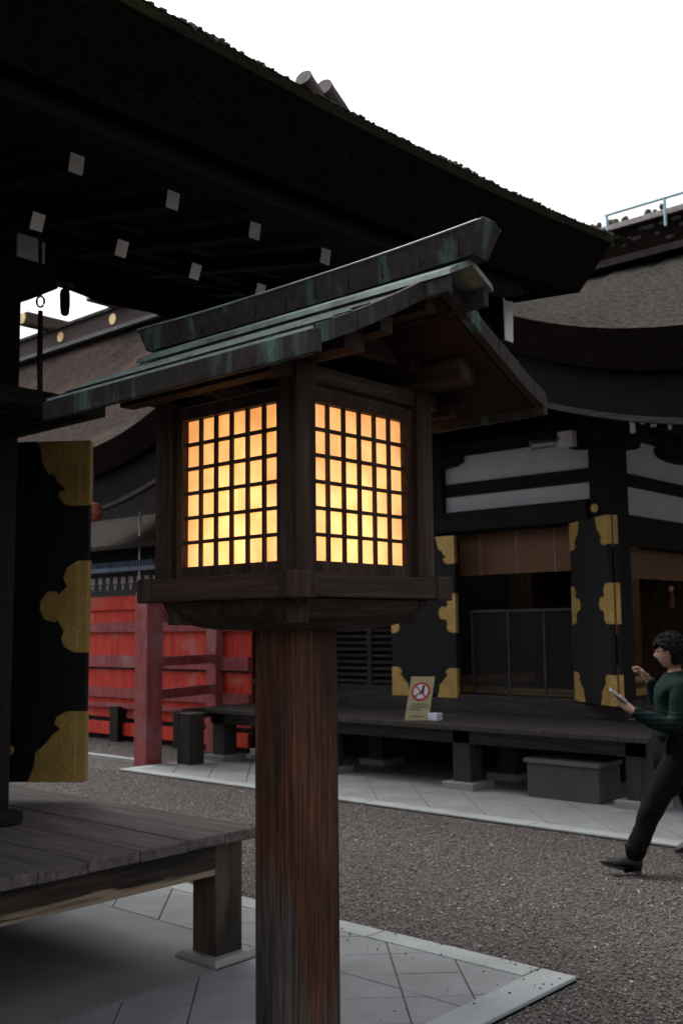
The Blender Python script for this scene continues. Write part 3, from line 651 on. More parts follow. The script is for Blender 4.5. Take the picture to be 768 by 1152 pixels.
MB().loft([[(XE - .004, y, ez(y) - .006), (XE + .05, y, ez(y) + .002), (XE + .6, y, rz(XE + .6, y) - .05), (XE + .6, y, ez(y) - .33), (XE + .13, y, ez(y) - .335)] for y in ysf]).build('bark_eave', M['barkedge'], W)
MB().grid([[(XR, y, ZR) for y in ysf], [(XR + 3, y, 4.0) for y in ysf]]).build('rear_slope', M['thatch'], W)
def lz(y):
    d = abs(y - 7.45); return 3.12 + .95 * math.exp(-(d / 2.95) ** 2.6)
MB().loft([[(8.12, y, ez(y) - .34), (8.18, y, ez(y) - .34), (8.18, y, lz(y) + .02), (8.12, y, lz(y) + .02)] for y in ysf]).build('curved_gable_board', WS[1], W)
MB().loft([[(8.10, y, lz(y) + .05), (8.2, y, lz(y) + .05), (8.2, y, lz(y) - .0), (8.10, y, lz(y))] for y in ysf]).build('gable_board_lip', WP[1], W)
MB().grid([[(8.15, y, lz(y) + .06) for y in ysf], [(9.0, y, max(lz(y), 3.6) + .1) for y in ysf], [(10.2, y, max(lz(y), 3.75) + .3) for y in ysf], [(12, y, 4.3) for y in ysf]]).build('soffit', WS[0], W)
# ridge with lumpy tiles and pale railing
B((XR - .30, -4, 5.70), (XR + .3, 9.5, 6.10)).build('roof_ridge', M['barkedge'], W)
MB().prism([(XR - .36, 5.70), (XR + .36, 5.70), (XR + .36, 5.78), (XR - .36, 5.78)], 1, -4, 9.6).build('ridge_course', M['shingle'], W)
o = MB()
for k in range(150):
    y = -3 + k * .08; r = random.uniform(.02, .05); o.ball((XR - .30 + random.uniform(-.01, .01), y, random.uniform(5.82, 6.07)), (r * .5, r * 1.6, r * .7), 6, 4)
o.build('ridge_lumps', M['shingle'], W, kind='stuff')
for z in (6.115,): MB().prism([(XR - .36, z), (XR + .36, z), (XR + .30, z + .09), (XR, z + .13), (XR - .30, z + .09)], 1, -4, 9.6).build('ridge_cap', M['tilegrey'], W)
o = MB()
for y in (2.6, 3.3, 4.0, 4.7, 5.4): o.tube([(XR - .37, y, 5.98), (XR - .37, y, 6.30)], .017, 8)
o.tube([(XR - .37, 2.2, 6.30), (XR - .37, 5.42, 6.30)], .017, 8)
Rl = o.build('roof_railing', M['rail'], label='pale blue pipe handrail running along the right ridge of the thatched roof', cat='railing')
o = MB()
for k in range(18):
    y = 4.9 + random.uniform(-.1, 1.0); r = random.uniform(.02, .05); o.ball((XR - .2, y, 6.24 + random.uniform(0, .05)), (r, r, r * 1.3), 6, 4)
o.build('ridge_weeds', M['moss'], label='small weeds sprouting on the ridge beside the pale handrail', cat='weeds', kind='stuff')
# pillars
XF = 9.9
for (y0, y1) in ((5.06, 5.36), (7.29, 7.58), (9.5, 9.8)): B((XF, y0, .65), (XF + .3, y1, 3.75)).build('pillar', WD[2], W, bevel=.01)
B((XF + 2.9, 5.06, .65), (XF + 3.2, 5.36, 3.75)).build('pillar', WD[2], W, bevel=.01)
def beamY(z0, z1, pr_=.0, name='tie_beam', y0=2.0, y1=10.0, wx=.12): 
    for a, c in ((5.361, 7.289), (7.581, 9.499)): B((XF + .05 - pr_, a, z0), (XF + .05 + wx, c, z1)).build(name, WD[1], W)
def plasterY(z0, z1):
    for a, c in ((5.361, 7.289), (7.581, 9.499)): B((XF + .08, a, z0), (XF + .13, c, z1)).build('plaster_panel', M['plaster'], W)
beamY(2.68, 2.945, .02, 'lintel'); plasterY(2.945, 3.13); beamY(3.13, 3.28); plasterY(3.28, 3.60); beamY(3.60, 3.75)
B((XF - .06, 5.37, 2.70), (XF + .05, 9.4, 2.93)).build('nageshi_beam', WD[1], W, bevel=.006)
# right side wall (faces the camera's right)
for nm, z0, z1, m in (('lintel', 2.45, 2.78, WD[0]), ('plaster_panel', 2.78, 3.09, M['plaster']), ('tie_beam', 3.09, 3.23, WD[0]), ('plaster_panel', 3.23, 3.62, M['plaster']), ('tie_beam', 3.62, 3.75, WD[0])):
    pr_ = .03 if nm == 'plaster_panel' else 0
    B((XF + .301, 5.12 + pr_, z0), (XF + 2.899, 5.24, z1)).build(nm, m, W)
# boat brackets on the pillars and at mid bay
def boat(c, half, axis):
    p = [(c - half, 3.60), (c - half, 3.535), (c - half * .78, 3.49), (c - half * .3, 3.47), (c + half * .3, 3.47), (c + half * .78, 3.49), (c + half, 3.535), (c + half, 3.60)]
    if axis == 1: return MB().prism(p, 0, XF - .02, XF + .14).build('boat_bracket', WD[1], W)
    return MB().prism(p, 1, 5.04, 5.2).build('boat_bracket', WD[0], W)
boat(5.21, .42, 1); boat(7.43, .42, 1); boat(XF + .15, .45, 0); boat(XF + 1.6, .45, 0)
B((XF - .06, 5.0, 3.60), (XF + .35, 5.42, 3.86)).build('capital_block', WD[2], W, bevel=.01)
MB().tube([(XF - .015, 5.29, 2.83), (XF - .03, 5.29, 2.83)], .045, 16).build('nail_cover', M['gold'], W)
for k, (x, y, z, w_, h_) in enumerate(((8.6, 4.20, 3.345, .05, .14), (8.6, 4.10, 3.415, .05, .035), (8.6, 4.0, 3.375, .055, .03), (8.6, 3.85, 3.33, .035, .09))):
    p = B((8.605, y - w_ / 2, z - .03), (9.6, y + w_ / 2, z + h_)).build('rafter', WS[0], W)
    B((8.60, y - w_ / 2, z - .03 + .001), (8.604, y + w_ / 2, z + h_ - .001)).build('rafter_end', M['whiteend'], p)
B((9.70, 5.43, 3.50), (9.80, 5.60, 3.66)).build('white_beam_end', M['whiteend'], W)
FL = thing('floodlight', (9.55, 5.68, 3.48), 'small grey metal floodlight fixed under the far eave above the plaster', 'floodlight')
MB().tube([(9.42, 5.76, 3.50), (9.50, 5.68, 3.515), (9.6, 5.58, 3.53)], [.055, .05, .04], 14).build('lamp_barrel', M['steel'], FL)
MB().tube([(9.6, 5.58, 3.53), (9.7, 5.58, 3.60)], .012, 8).build('arm', M['steel'], FL)
# veranda of the far hall
fb = MB(); y = 4.08
while y < 9.86:
    ww = random.uniform(.22, .30); fb.box((8.40 + random.uniform(-.004, .004), y + .002, .595), (9.88, min(y + ww, 9.9) - .002, .645 + random.uniform(-.002, .002))); y += ww
fb.build('veranda_boards', WP[0], W, bevel=.005)
fb = MB(); x = 9.89
while x < 14: fb.box((x, 4.08, .596), (x + .245, 5.0, .645)); x += .25
fb.build('veranda_boards', WP[1], W, bevel=.005)
B((8.52, 4.16, .46), (8.62, 9.85, .594)).build('veranda_beam', WP[1], W, bevel=.005); B((8.62, 4.18, .46), (14, 4.28, .594)).build('veranda_beam', WP[0], W)
for lx, ly in ((8.52, 4.15), (8.52, 6.0), (8.52, 7.85), (9.3, 9.6), (8.52, 9.6), (9.3, 6.0), (9.4, 7.85), (11, 4.15)):
    l_ = B((lx, ly, .04), (lx + .21, ly + .21, .594)).build('veranda_post', WP[2], W, bevel=.006, )
    B((lx - .08, ly - .08, 0), (lx + .29, ly + .29, .09)).build('post_plinth', M['plinth'], l_, bevel=.008)
B((9.95, 5.1, 0), (10.0, 9.8, .60)).build('foundation_board', WD[1], W); B((9.95, 5.05, 0), (14, 5.1, .60)).build('foundation_board', WD[0], W)
B((XF - .1, 5.0, .645), (XF + .3, 9.9, .83)).build('sill', WP[1], W, bevel=.008); B((XF + .31, 5.0, .645), (14, 5.3, .83)).build('sill', WP[0], W)
B((XF + .31, 5.31, .60), (15, 12, .83)).build('interior_floor', WF[0], W)
B((XF + .31, 5.4, .831), (XF + .45, 7.28, .90)).build('gilt_threshold', M['gold'], W); B((XF + .6, 5.32, .831), (14, 5.5, .90)).build('gilt_threshold', M['gold'], W)
for k, (a, c) in enumerate(((7.31, 8.2), (6.95, 7.2))): B((13.0 + k * .1, a - .2, .83), (13.1 + k * .1, c - .2, 3.5)).build('interior_panel', WF[2], W)
B((15.0, 2, .6), (15.1, 13, 4.4)).build('back_wall', WF[2], W); B((10.2, 9.7, .6), (15, 9.8, 4.4)).build('side_wall', WD[2], W)
B((12.6, 6.45, .83), (12.75, 6.62, 3.5)).build('interior_pillar', WF[2], W); B((12.6, 6.95, .83), (12.75, 7.1, 3.5)).build('interior_pillar', WF[2], W)
B((12.9, 5.75, .83), (13.0, 6.3, 3.5)).build('interior_panel', WF[2], W)
B((13.3, 4.95, .83), (13.4, 6.0, 3.6)).build('interior_panel', WF[2], W)
# louvre left of the gilt door
lv = MB(); lv.box((XF + .02, 7.59, .831), (XF + .06, 9.49, .90)); lv.box((XF + .02, 7.59, 1.62), (XF + .06, 9.49, 1.70))
for y in (7.6, 8.45, 9.42): lv.box((XF + .02, y, .90), (XF + .065, y + .06, 1.62))
lv.build('louvre_frame', WP[2], W)
lv = MB()
for k in range(9):
    for a, c in ((7.66, 8.45), (8.51, 9.42)):
        lv.box((-.03, a, -.004), (.03, c, .004), Matrix.Translation((XF + .05, 0, .94 + k * .079)) @ Matrix.Rotation(R(-35), 4, 'Y'))
lv.build('louvre_slats', WP[1], W); B((XF + .12, 7.59, .83), (XF + .16, 9.49, 2.68)).build('wall_board', WD[2], W)
# doors with gilt fittings
d1 = door_leaf('door_leaf', (9.80, 8.01), (9.80, 7.06), .79, 2.66, W, ku=.9, inner=True)
h0 = Vector((9.85, 5.58)); dr = Vector((math.cos(R(234)), math.sin(R(234)))); nn = Vector((dr.y, -dr.x))
d2 = door_leaf('door_leaf', tuple(h0), tuple(h0 + dr * .86), .815, 2.69, W, ku=.80, inner=True)
off = Vector((math.cos(R(324)), math.sin(R(324)))) * .068
d3 = door_leaf('door_leaf', tuple(h0 + off), tuple(h0 + off + dr * .86), .815, 2.69, W, ku=.80, inner=False)
ht_ = 2.69 - .815
for za, zb in ((2.36, 2.68), (.815 + ht_ * .64 - .50, .815 + ht_ * .64 - .01), (.83, 1.2)):
    MB().beam((*(h0 + dr * .866 + off * .90), za), (*(h0 + dr * .866 + off * .90), zb), .012, .010, up=(1, 0, 0)).build('red_seam', M['seam'], d3)

# metal barrier and blinds inside the bay
def smoked():
    if 'smoked' not in M:
        m = plain('smoked_panel', (.02, .018, .017), .5); m.node_tree.nodes['Principled BSDF'].inputs['Alpha'].default_value = .30; M['smoked'] = m
    return M['smoked']
Fm = thing('metal_barrier', (9.98, 6.3, .83), 'low dark framed barrier screen standing across the open doorway', 'barrier')
o = MB()
for y in (5.64, 6.0, 6.46, 6.95): o.box((9.96, y - .011, .83), (9.99, y + .011, 1.78))
o.box((9.955, 5.63, 1.76), (9.995, 6.96, 1.79)); o.box((9.96, 5.64, .86), (9.99, 6.95, .885)); o.build('frame', plain('barrier_metal', (.05, .052, .055), .5, .4), Fm)
for a, c in ((5.65, 5.99), (6.01, 6.45), (6.47, 6.94)): B((9.972, a, .886), (9.978, c, 1.76)).build('panel', smoked(), Fm)
def blind(y0, y1, x, z0, z1, lab, along='y'):
    t_ = thing('bamboo_blind', (x, (y0 + y1) / 2, z1) if along == 'y' else ((y0 + y1) / 2, x, z1), lab, 'blind', 'rolled bamboo blinds of the far hall')
    bx = (lambda a, c, e: B((x - e, a[0], a[1]), (x + e, c[0], c[1]))) if along == 'y' else (lambda a, c, e: B((a[0], x - e, a[1]), (c[0], x + e, c[1])))
    bx((y0, z0), (y1, z1), .012).build('blind_sheet', M['blind'], t_)
    for k in range(3):
        q = y0 + (y1 - y0) * (k + .6) / 3.2; bx((q - .012, z0 - .005), (q + .012, z1), .016).build('blind_tape', M['cord'], t_)
blind(5.62, 7.2, 10.12, 2.20, 2.68, 'bamboo blind half lowered above the doorway between the gilt doors')
blind(10.5, 12.6, 5.34, 2.12, 2.45, 'bamboo blind hanging in the right side bay behind the walking person', along='x')
WLm = thing('wall_lamp', (12.2, 5.55, 2.04), 'small dim pinkish lamp on the brown wall inside the right side bay', 'lamp')
MB().ball((12.2, 5.55, 2.04), .035, 12, 8).build('globe', plain('lamp_globe', (.75, .42, .36), .5, bumpd=0), WLm, smooth=True); MB().tube([(12.2, 5.55, 2.0), (12.2, 5.55, 1.85), (12.2, 5.55, 1.80)], [.03, .045, .03], 10).build('lamp_body', M['seam'], WLm)
MB().tube([(12.2, 5.55, 2.07), (12.2, 5.55, 2.45)], .006, 6).build('hanging_cord', M['iron'], WLm); 

# step block, small posts
St = thing('step_block', (8.7, 4.95, 0), 'grey stone step block with a paler lid below the far veranda', 'step')
B((8.52, 4.62, .02), (8.92, 5.36, .335)).build('body', M['stepstone'], St, bevel=.006); B((8.50, 4.60, .336), (8.94, 5.385, .378)).build('lid', M['steptop'], St, bevel=.006)
WK = thing('wooden_post', (8.13, 9.76, 0), 'short square weathered timber post at the left end of the far veranda', 'post')
B((8.02, 9.64, 0.0), (8.25, 9.87, .60)).build('shaft', WP[2], WK, bevel=.01); B((8.01, 9.63, .601), (8.26, 9.88, .615)).build('cap', WR[0], WK, bevel=.004)
B((8.2, 9.89, .53), (9.6, 10.0, .65)).build('cross_beam', WP[0], W)

# notice board
Sg = thing('notice_sign', (8.62, 6.72, .645), 'tan no sitting notice leaning on the edge of the far veranda', 'sign')
rt = Vector((.67, -.74, 0)).normalized(); rt = Vector((.45, -.89, 0)).normalized(); nf = Vector((-rt.y * -1, 0, 0))
nf = Vector((-.89, -.45, 0)).normalized()
ctr = Vector((8.60, 6.72, .645)); lean = 9; Vv = (Vector((0, 0, 1)) * math.cos(R(14)) - nf * math.sin(R(14)) + rt * .13).normalized()
Uu = rt; hw = .125
def sp(u, v): return (u, v)
def sgn(prof_, e, name, mat, t=.004, par=Sg): 
    nW = Uu.cross(Vv).normalized(); nW = nW if nW.dot(nf) > 0 else -nW
    return MB().plate(prof_, ctr + nW * e, Uu, Vv, nW, t).build(name, mat, par)
bd = sgn([(-hw, 0), (hw, 0), (hw, .46), (-hw, .46)], -.006, 'board', M['signboard'], .006)
circ = lambda r, c=(0, .30), n=36: [(c[0] + r * math.cos(2 * math.pi * k / n), c[1] + r * math.sin(2 * math.pi * k / n)) for k in range(n)]
sgn(circ(.098), .001, 'red_ring', M['signred'], .002, bd); sgn(circ(.076), .0032, 'white_disc', M['signwhite'], .001, bd)
# seated figure: head, back, legs, stairs line
fg = lambda q: sgn(q, .0045, 'pictogram', M['signblack'], .001, bd)
fg(circ(.015, (.022, .352), 14)); fg([(.008, .338), (.036, .338), (.034, .280), (-.002, .270), (-.010, .292), (.006, .300)]); fg([(-.002, .292), (.0, .278), (-.03, .262), (-.038, .238), (-.05, .244), (-.04, .272)]); fg([(.028, .29), (.045, .268), (.056, .262), (.05, .252), (.03, .262), (.015, .28)])
fg([(-.058, .262), (-.04, .26), (-.045, .25), (-.06, .252)])
sgn([(-.062, .352), (-.052, .362), (.062, .248), (.052, .238)], .0058, 'prohibition_bar', M['signred'], .001, bd)
tx = MB(); nW = Uu.cross(Vv).normalized(); nW = nW if nW.dot(nf) > 0 else -nW
for row, (v, h, u0, u1) in enumerate(((.163, .012, -.075, .09), (.135, .013, -.095, .095), (.108, .012, -.095, .02), (.034, .012, -.055, .055))):
    u = u0
    while u < u1:
        for dv in (0, h * .42, h * .84):
            if random.random() < .85: tx.plate([(u, v + dv), (u + .009, v + dv), (u + .009, v + dv + .0028), (u, v + dv + .0028)], ctr + nW * .001, Uu, Vv, nW, .001)
        for du in (0, .0065):
            if random.random() < .75: tx.plate([(u + du, v), (u + du + .002, v), (u + du + .002, v + h), (u + du, v + h)], ctr + nW * .0015, Uu, Vv, nW, .001)
        u += .0135
tx.build('small_lettering', M['signtext'], bd)
B((8.66, 6.50, .646), (8.76, 6.62, .72)).build('white_foot', M['signwhite'], Sg, bevel=.006)

# ------------------------------------------------------------------ red wall with buttress
RW = thing('red_wall', (9.4, 11.5, 0), 'vermilion board wall with pink faded rails and a small shingled roof', 'wall')
XW = 9.3; Y0, Y1 = 9.95, 19
o = MB(); y = Y0
while y < Y1: o.box((XW, y + .002, .33), (XW + .03, y + .178, 2.06)); y += .18
o.build('board_panel', M['red'], RW)
for z0, z1, pj, m in ((1.90, 2.10, .05, 'red'), (1.575, 1.715, .06, 'redf'), (1.06, 1.235, .06, 'redf'), (.62, .765, .05, 'redf'), (.475, .54, .07, 'redf'), (.085, .265, .06, 'red')):
    B((XW - pj, Y0, z0), (XW - .001, Y1, z1)).build('rail', M[m], RW, bevel=.004)
B((XW - .03, Y0, 1.035), (XW - .002, Y1, 1.058)).build('dark_strip', WD[1], RW)  # thin solid strip of dark wood just below the faded rail
for y in (10.5, 15.5): B((XW - .12, y, 0), (XW + .10, y + .2, 2.45)).build('wall_post', M['redf'], RW, bevel=.006)
for y in (11.15, 12.6): B((XW - .15, y, 0), (XW - .01, y + .2, .50)).build('wall_foot', WD[2], RW, bevel=.006)
B((XW + .05, Y0, 0), (XW + .1, Y1, .33)).build('dark_base', WD[1], RW)
# eave of the wall: black band with white lozenges, blue lattice, shingled slope
B((XW - .04, Y0, 2.10), (XW + .05, Y1, 2.44)).build('black_frieze', M['lacquer'], RW)
o = MB(); y = Y0
while y < Y1:
    o.box((XW - .046, y, 2.285), (XW - .041, y + .10, 2.385)); o.plate([(y + .02, 2.265), (y + .085, 2.265), (y + .05, 2.175)], (XW - .041, 0, 0), (0, 1, 0), (0, 0, 1), (-1, 0, 0), .005); y += .19
o.build('white_frieze_marks', plain('frieze_white', (.42, .36, .37), .8), RW)
o = MB(); o.box((XW - .35, Y0, 2.44), (XW - .32, Y1, 2.50)); o.box((XW - .32, Y0, 2.50), (XW - .30, Y1, 2.58)); y = Y0
while y < Y1: o.box((XW - .36, y, 2.50), (XW - .325, y + .02, 2.58)); y += .07
o.build('blue_gutter', M['blueroof'], RW)
B((XW - .28, Y0, 2.58), (XW + .4, Y1, 2.78)).build('eave_band', WS[1], RW)
MB().loft([[(XW - .55, y, 2.74), (XW - .55, y, 2.80), (XW + .5, y, 3.36), (XW + .5, y, 3.2)] for y in (Y0 - .1, 13, Y1)]).build('shingle_slope', M['shingle'], RW)
MB().tube([(9.0, 11.93, 0), (9.0, 11.93, 3.28)], .016, 8).build('thin_pole', M['steel'], label='thin grey metal pole standing before the red wall beside the lantern', cat='pole')
BT = thing('red_buttress', (7.83, 10.17, 0), 'freestanding thick faded red post with two rails tied back to the wall', 'post')
B((7.715, 10.06, 0), (7.955, 10.30, 2.05)).build('post', M['redf'], BT, bevel=.012)
for z0, z1 in ((1.16, 1.275), (.765, .885)): MB().beam((7.94, 10.17, (z0 + z1) / 2), (9.22, 10.56, (z0 + z1) / 2), .09, z1 - z0).build('rail', M['redf'], BT, bevel=.004)
MB().beam((7.94, 10.17, 1.76), (9.22, 10.56, 1.76), .09, .13).build('rail', M['redf'], BT, bevel=.004)
B((7.712, 10.12, 1.52), (7.716, 10.16, 1.58)).build('peg', M['redf'], BT)
Or = thing('orange_lantern', (7.9, 11.48, 3.05), 'round orange ornament showing just right of the near gilt door', 'lantern')
MB().tube([(7.9, 11.48, 3.27), (7.9, 11.48, 3.25), (7.9, 11.48, 3.12), (7.9, 11.48, 3.04), (7.9, 11.48, 3.02)], [.05, .11, .13, .09, .04], 16).build('shade', M['orange'], Or, smooth=False); MB().tube([(7.9, 11.48, 3.27), (7.9, 11.48, 3.7)], .01, 6).build('cord', M['iron'], Or)

# ------------------------------------------------------------------ main sanctuary roof far left
SA = thing('main_sanctuary', (15, 22, 0), 'distant sanctuary with brown bark roof, gilt discs and ridge logs at upper left', 'sanctuary')
P = [[(x, y, z) for y in [12.5 + k * 1.2 for k in range(19)]] for x, z in ((15, 8.95), (14.2, 8.1), (13.2, 7.15), (12.0, 6.1), (10.8, 5.2), (9.9, 4.65))]
MB().grid(P).build('bark_slope', M['thatchf'], SA, smooth=True)
MB().grid([[(15, y, 8.95) for y in (12.5, 34)], [(19.5, y, 5) for y in (12.5, 34)]]).build('rear_slope', M['thatchf'], SA)
B((10.6, 13, 0), (19, 34, 4.8)).build('body_wall', WD[2], SA)
B((14.75, 12.6, 8.95), (15.3, 34, 9.42)).build('ridge_board', M['ridgewood'], SA)
for z, p_ in ((8.86, .12), (8.93, .07)): B((14.75 - p_, 12.5, z), (14.751, 34, z + .045)).build('ridge_moulding', M['rail'] if False else plain('grey_moulding', (.10, .11, .12), .5), SA)
MB().prism([(14.66, 9.42), (15.4, 9.42), (15.4, 9.50), (15.05, 9.56), (14.66, 9.50)], 1, 12.5, 34).build('ridge_cap', M['copper'], SA)
for k in range(5):
    y = 18.44 + 2.27 * k; MB().tube([(14.75, y, 9.2), (14.72, y, 9.2)], .135, 20).build('gilt_disc', M['disc'], SA)
for y in (14.65, 17.6, 20.55, 23.5, 26.45):
    l_ = B((13.95, y - .17, 9.46), (16.2, y + .17, 9.80)).build('ridge_log', M['logwood'], SA, bevel=.03)
    MB().tube([(13.95, y, 9.63), (13.92, y, 9.63)], .135, 20).build('gilt_disc', M['disc'], l_)

# ------------------------------------------------------------------ the walking person
def skin(nodes, edges, lvl=2, root=0):
    names = list(nodes); me = bpy.data.meshes.new('tmp'); me.from_pydata([nodes[n][0] for n in names], [(names.index(a), names.index(b)) for a, b in edges], [])
    o = bpy.data.objects.new('tmp', me); COL.objects.link(o); o.modifiers.new('s', 'SKIN')
    if not me.skin_vertices: me.attributes
    sv = me.skin_vertices[0].data
    for i, n in enumerate(names):
        r = nodes[n][1]; sv[i].radius = (r, r) if not isinstance(r, tuple) else r; sv[i].use_root = (i == root)
    sb = o.modifiers.new('u', 'SUBSURF'); sb.levels = lvl; sb.render_levels = lvl
    bpy.context.view_layer.update(); dg = bpy.context.evaluated_depsgraph_get(); ev = o.evaluated_get(dg); m2 = bpy.data.meshes.new_from_object(ev)
    V = [tuple(v.co) for v in m2.vertices]; F = [tuple(p.vertices) for p in m2.polygons]
    bpy.data.objects.remove(o); bpy.data.meshes.remove(m2); bpy.data.meshes.remove(me); return V, F
PE = thing('person', (6.8, 3.1, 0), 'person in a green striped sweater and black trousers striding left while holding a phone', 'person')
J = dict(pelvis=((6.79, 3.07, .79), .135), waist=((6.79, 3.07, .90), .14), chest=((6.79, 3.065, 1.06), .15), upper=((6.785, 3.07, 1.17), .115), neck=((6.785, 3.075, 1.25), .050), skull=((6.775, 3.085, 1.33), .055),
  shL=((6.67, 2.965, 1.165), .070), elL=((6.57, 3.01, .93), .045), wrL=((6.425, 3.195, 1.025), .027), palmL=((6.392, 3.245, 1.065), .024),
  shR=((6.905, 3.17, 1.165), .065), elR=((6.965, 3.30, 1.05), .042), wrR=((6.86, 3.30, 1.205), .026), palmR=((6.835, 3.322, 1.245), .024),
  hipL=((6.725, 3.005, .77), .11), knL=((6.50, 3.155, .42), .058), anL=((6.356, 3.230, .070), .022), toeL=((6.31, 3.275, .045), .014),
  hipR=((6.87, 3.14, .77), .11), knR=((6.99, 3.10, .41), .058), anR=((7.19, 3.10, .12), .022), toeR=((7.15, 3.15, .055), .014))
E_ = [('pelvis', 'waist'), ('waist', 'chest'), ('chest', 'upper'), ('upper', 'neck'), ('neck', 'skull'), ('upper', 'shL'), ('shL', 'elL'), ('elL', 'wrL'), ('wrL', 'palmL'), ('upper', 'shR'), ('shR', 'elR'), ('elR', 'wrR'), ('wrR', 'palmR'), ('pelvis', 'hipL'), ('hipL', 'knL'), ('knL', 'anL'), ('anL', 'toeL'), ('pelvis', 'hipR'), ('hipR', 'knR'), ('knR', 'anR'), ('anR', 'toeR')]
# fingers: each a short chain rooted in the palm
def fingers(tagc, palm, fwd, side, curl, lens=(.070, .080, .075, .058)):
    palm, fwd, side, curl = (Vector(q).normalized() if i else Vector(q) for i, q in enumerate((palm, fwd, side, curl)))
    for k, ln in enumerate(lens):
        a = palm + side * (.031 - .0215 * k) + fwd * .034; b_ = a + (fwd + curl * .35).normalized() * ln * .55; c = b_ + (fwd * .35 + curl).normalized() * ln * .45
        for nm, q, r in ((f'f{tagc}{k}a', a, .0085), (f'f{tagc}{k}b', b_, .0078), (f'f{tagc}{k}c', c, .0068)): J[nm] = (tuple(q), r)
        E_.extend([('palm' + tagc, f'f{tagc}{k}a'), (f'f{tagc}{k}a', f'f{tagc}{k}b'), (f'f{tagc}{k}b', f'f{tagc}{k}c')])
    a = palm + side * .034 - fwd * .008; b_ = a + (fwd + side * .6 + curl * .4).normalized() * .035; c = b_ + (fwd + curl * .6).normalized() * .028
    for nm, q, r in ((f't{tagc}a', a, .011), (f't{tagc}b', b_, .010), (f't{tagc}c', c, .0085)): J[nm] = (tuple(q), r)
    E_.extend([('palm' + tagc, f't{tagc}a'), (f't{tagc}a', f't{tagc}b'), (f't{tagc}b', f't{tagc}c')])
fingers('L', J['palmL'][0], (-.35, .45, .55), (.1, .2, .8), (-.5, .1, .35))
fingers('R', J['palmR'][0], (-.35, .45, .75), (-.5, -.4, .3), (-.7, .5, -.2))
V, F = skin(J, E_)
body = MB().add(V, F)
# head in its own frame
hf = Vector((-.22, .975, .0)).normalized(); hs = Vector((-hf.y, hf.x, 0)); hc = Vector((6.765, 3.098, 1.415)); tilt = -.12
hu = (Vector((0, 0, 1)) + hf * -tilt * -1 * .0 + hf * .08).normalized(); hfw = hu.cross(hs) * -1; hfw = hfw if hfw.dot(hf) > 0 else -hfw
def hp_(f, s, u): return hc + hfw * f + hs * s + hu * u
P = []; nn_, mm_ = 40, 30
for i in range(mm_ + 1):
    t = math.pi * (i + .02) / (mm_ + .04); row = []
    for k in range(nn_):
        a = 2 * math.pi * k / nn_; f = math.sin(t) * math.cos(a); s = math.sin(t) * math.sin(a); u = math.cos(t)
        rf, rs, ru = .093, .073, .112
        if u < 0: rs *= 1 - .28 * u * u; rf *= 1 - .10 * u * u
        x_ = f * rf - (.012 if u < -.4 and f < 0 else 0); y_ = s * rs; z_ = u * ru
        if f > .5:
            nose = math.exp(-((s / .16) ** 2) - ((u + .12) / .16) ** 2); x_ += .024 * nose
            for e in (-1, 1): x_ -= .010 * math.exp(-((s - e * .40) / .16) ** 2 - ((u - .08) / .12) ** 2)
            x_ += .006 * math.exp(-((s / .35) ** 2) - ((u + .50) / .06) ** 2) - .004 * math.exp(-((s / .35) ** 2) - ((u + .57) / .03) ** 2); x_ += .010 * math.exp(-((s / .3) ** 2) - ((u + .82) / .14) ** 2)
        row.append(hp_(x_, y_, z_))
    P.append(row)
body.loft(P)
for e in (-1, 1): body.loft([[hp_(-.004 + .017 * math.cos(a) * q, e * (.070 + .012 * w_), -.008 + .030 * math.sin(a) * q) for a in [2 * math.pi * k / 12 for k in range(12)]] for q, w_ in ((.6, 0), (1, .6), (1, 1), (.5, .8))])
bo = body.build('body', M['skin'], PE, smooth=True)
for e in (-1, 1):
    MB().ball(hp_(.078, e * .030, .010), (.011, .011, .009), 10, 6).build('eye', M['signblack'], PE, smooth=True)
# hair
P = []
for i in range(27):
    t = math.pi * (i + .02) / 26.04; row = []
    for k in range(48):
        a = 2 * math.pi * k / 48; f = math.sin(t) * math.cos(a); s = math.sin(t) * math.sin(a); u = math.cos(t)
        hairline = u > .30 + .1 * math.sin(9 * a) * (f > 0) or f < -.10 + .03 * math.sin(7 * u) and u > -.72 or (f < .30 and u > .02)
        g_ = 1.0 + .035 * math.sin(13 * a + 5 * u) * math.sin(11 * t) + random.uniform(-.014, .014)
        rr = (.122 * g_, .104 * g_, .137 * g_) if hairline else (.078, .058, .095)
        row.append(hp_(f * rr[0] - .004, s * rr[1], u * rr[2] + .004))
    P.append(row)
folds_hair = MB().loft(P).build('hair', M['hair'], PE, smooth=False)
hd = folds_hair.modifiers.new('tufts', 'DISPLACE'); ht = bpy.data.textures.new('hair_tufts', 'CLOUDS'); ht.noise_scale = .018; hd.texture = ht; hd.strength = .026; hd.texture_coords = 'LOCAL'
gl = MB()
for e in (-1, 1):
    gl.tube([hp_(.098 - .006 * math.cos(a), e * (.032 + .022 * math.cos(a)), .008 + .017 * math.sin(a)) for a in [2 * math.pi * k / 14 for k in range(15)]], .0022, 6); gl.tube([hp_(.093, e * .054, .012), hp_(.0, e * .079, .012)], .0022, 6)
gl.build('glasses', M['glasses'], PE)
def folds(o, size, st, nm):
    t = bpy.data.textures.new(nm, 'CLOUDS'); t.noise_scale = size; t.noise_depth = 3
    d = o.modifiers.new('folds', 'DISPLACE'); d.texture = t; d.strength = st; d.mid_level = .5; d.texture_coords = 'LOCAL'
def sub(names, add, extra=(), ren={}):
    nd = {n: (J[n][0], J[n][1] + add.get(n, add['*']) if not isinstance(J[n][1], tuple) else J[n][1]) for n in names}
    for n, v in extra: nd[n] = v
    return nd
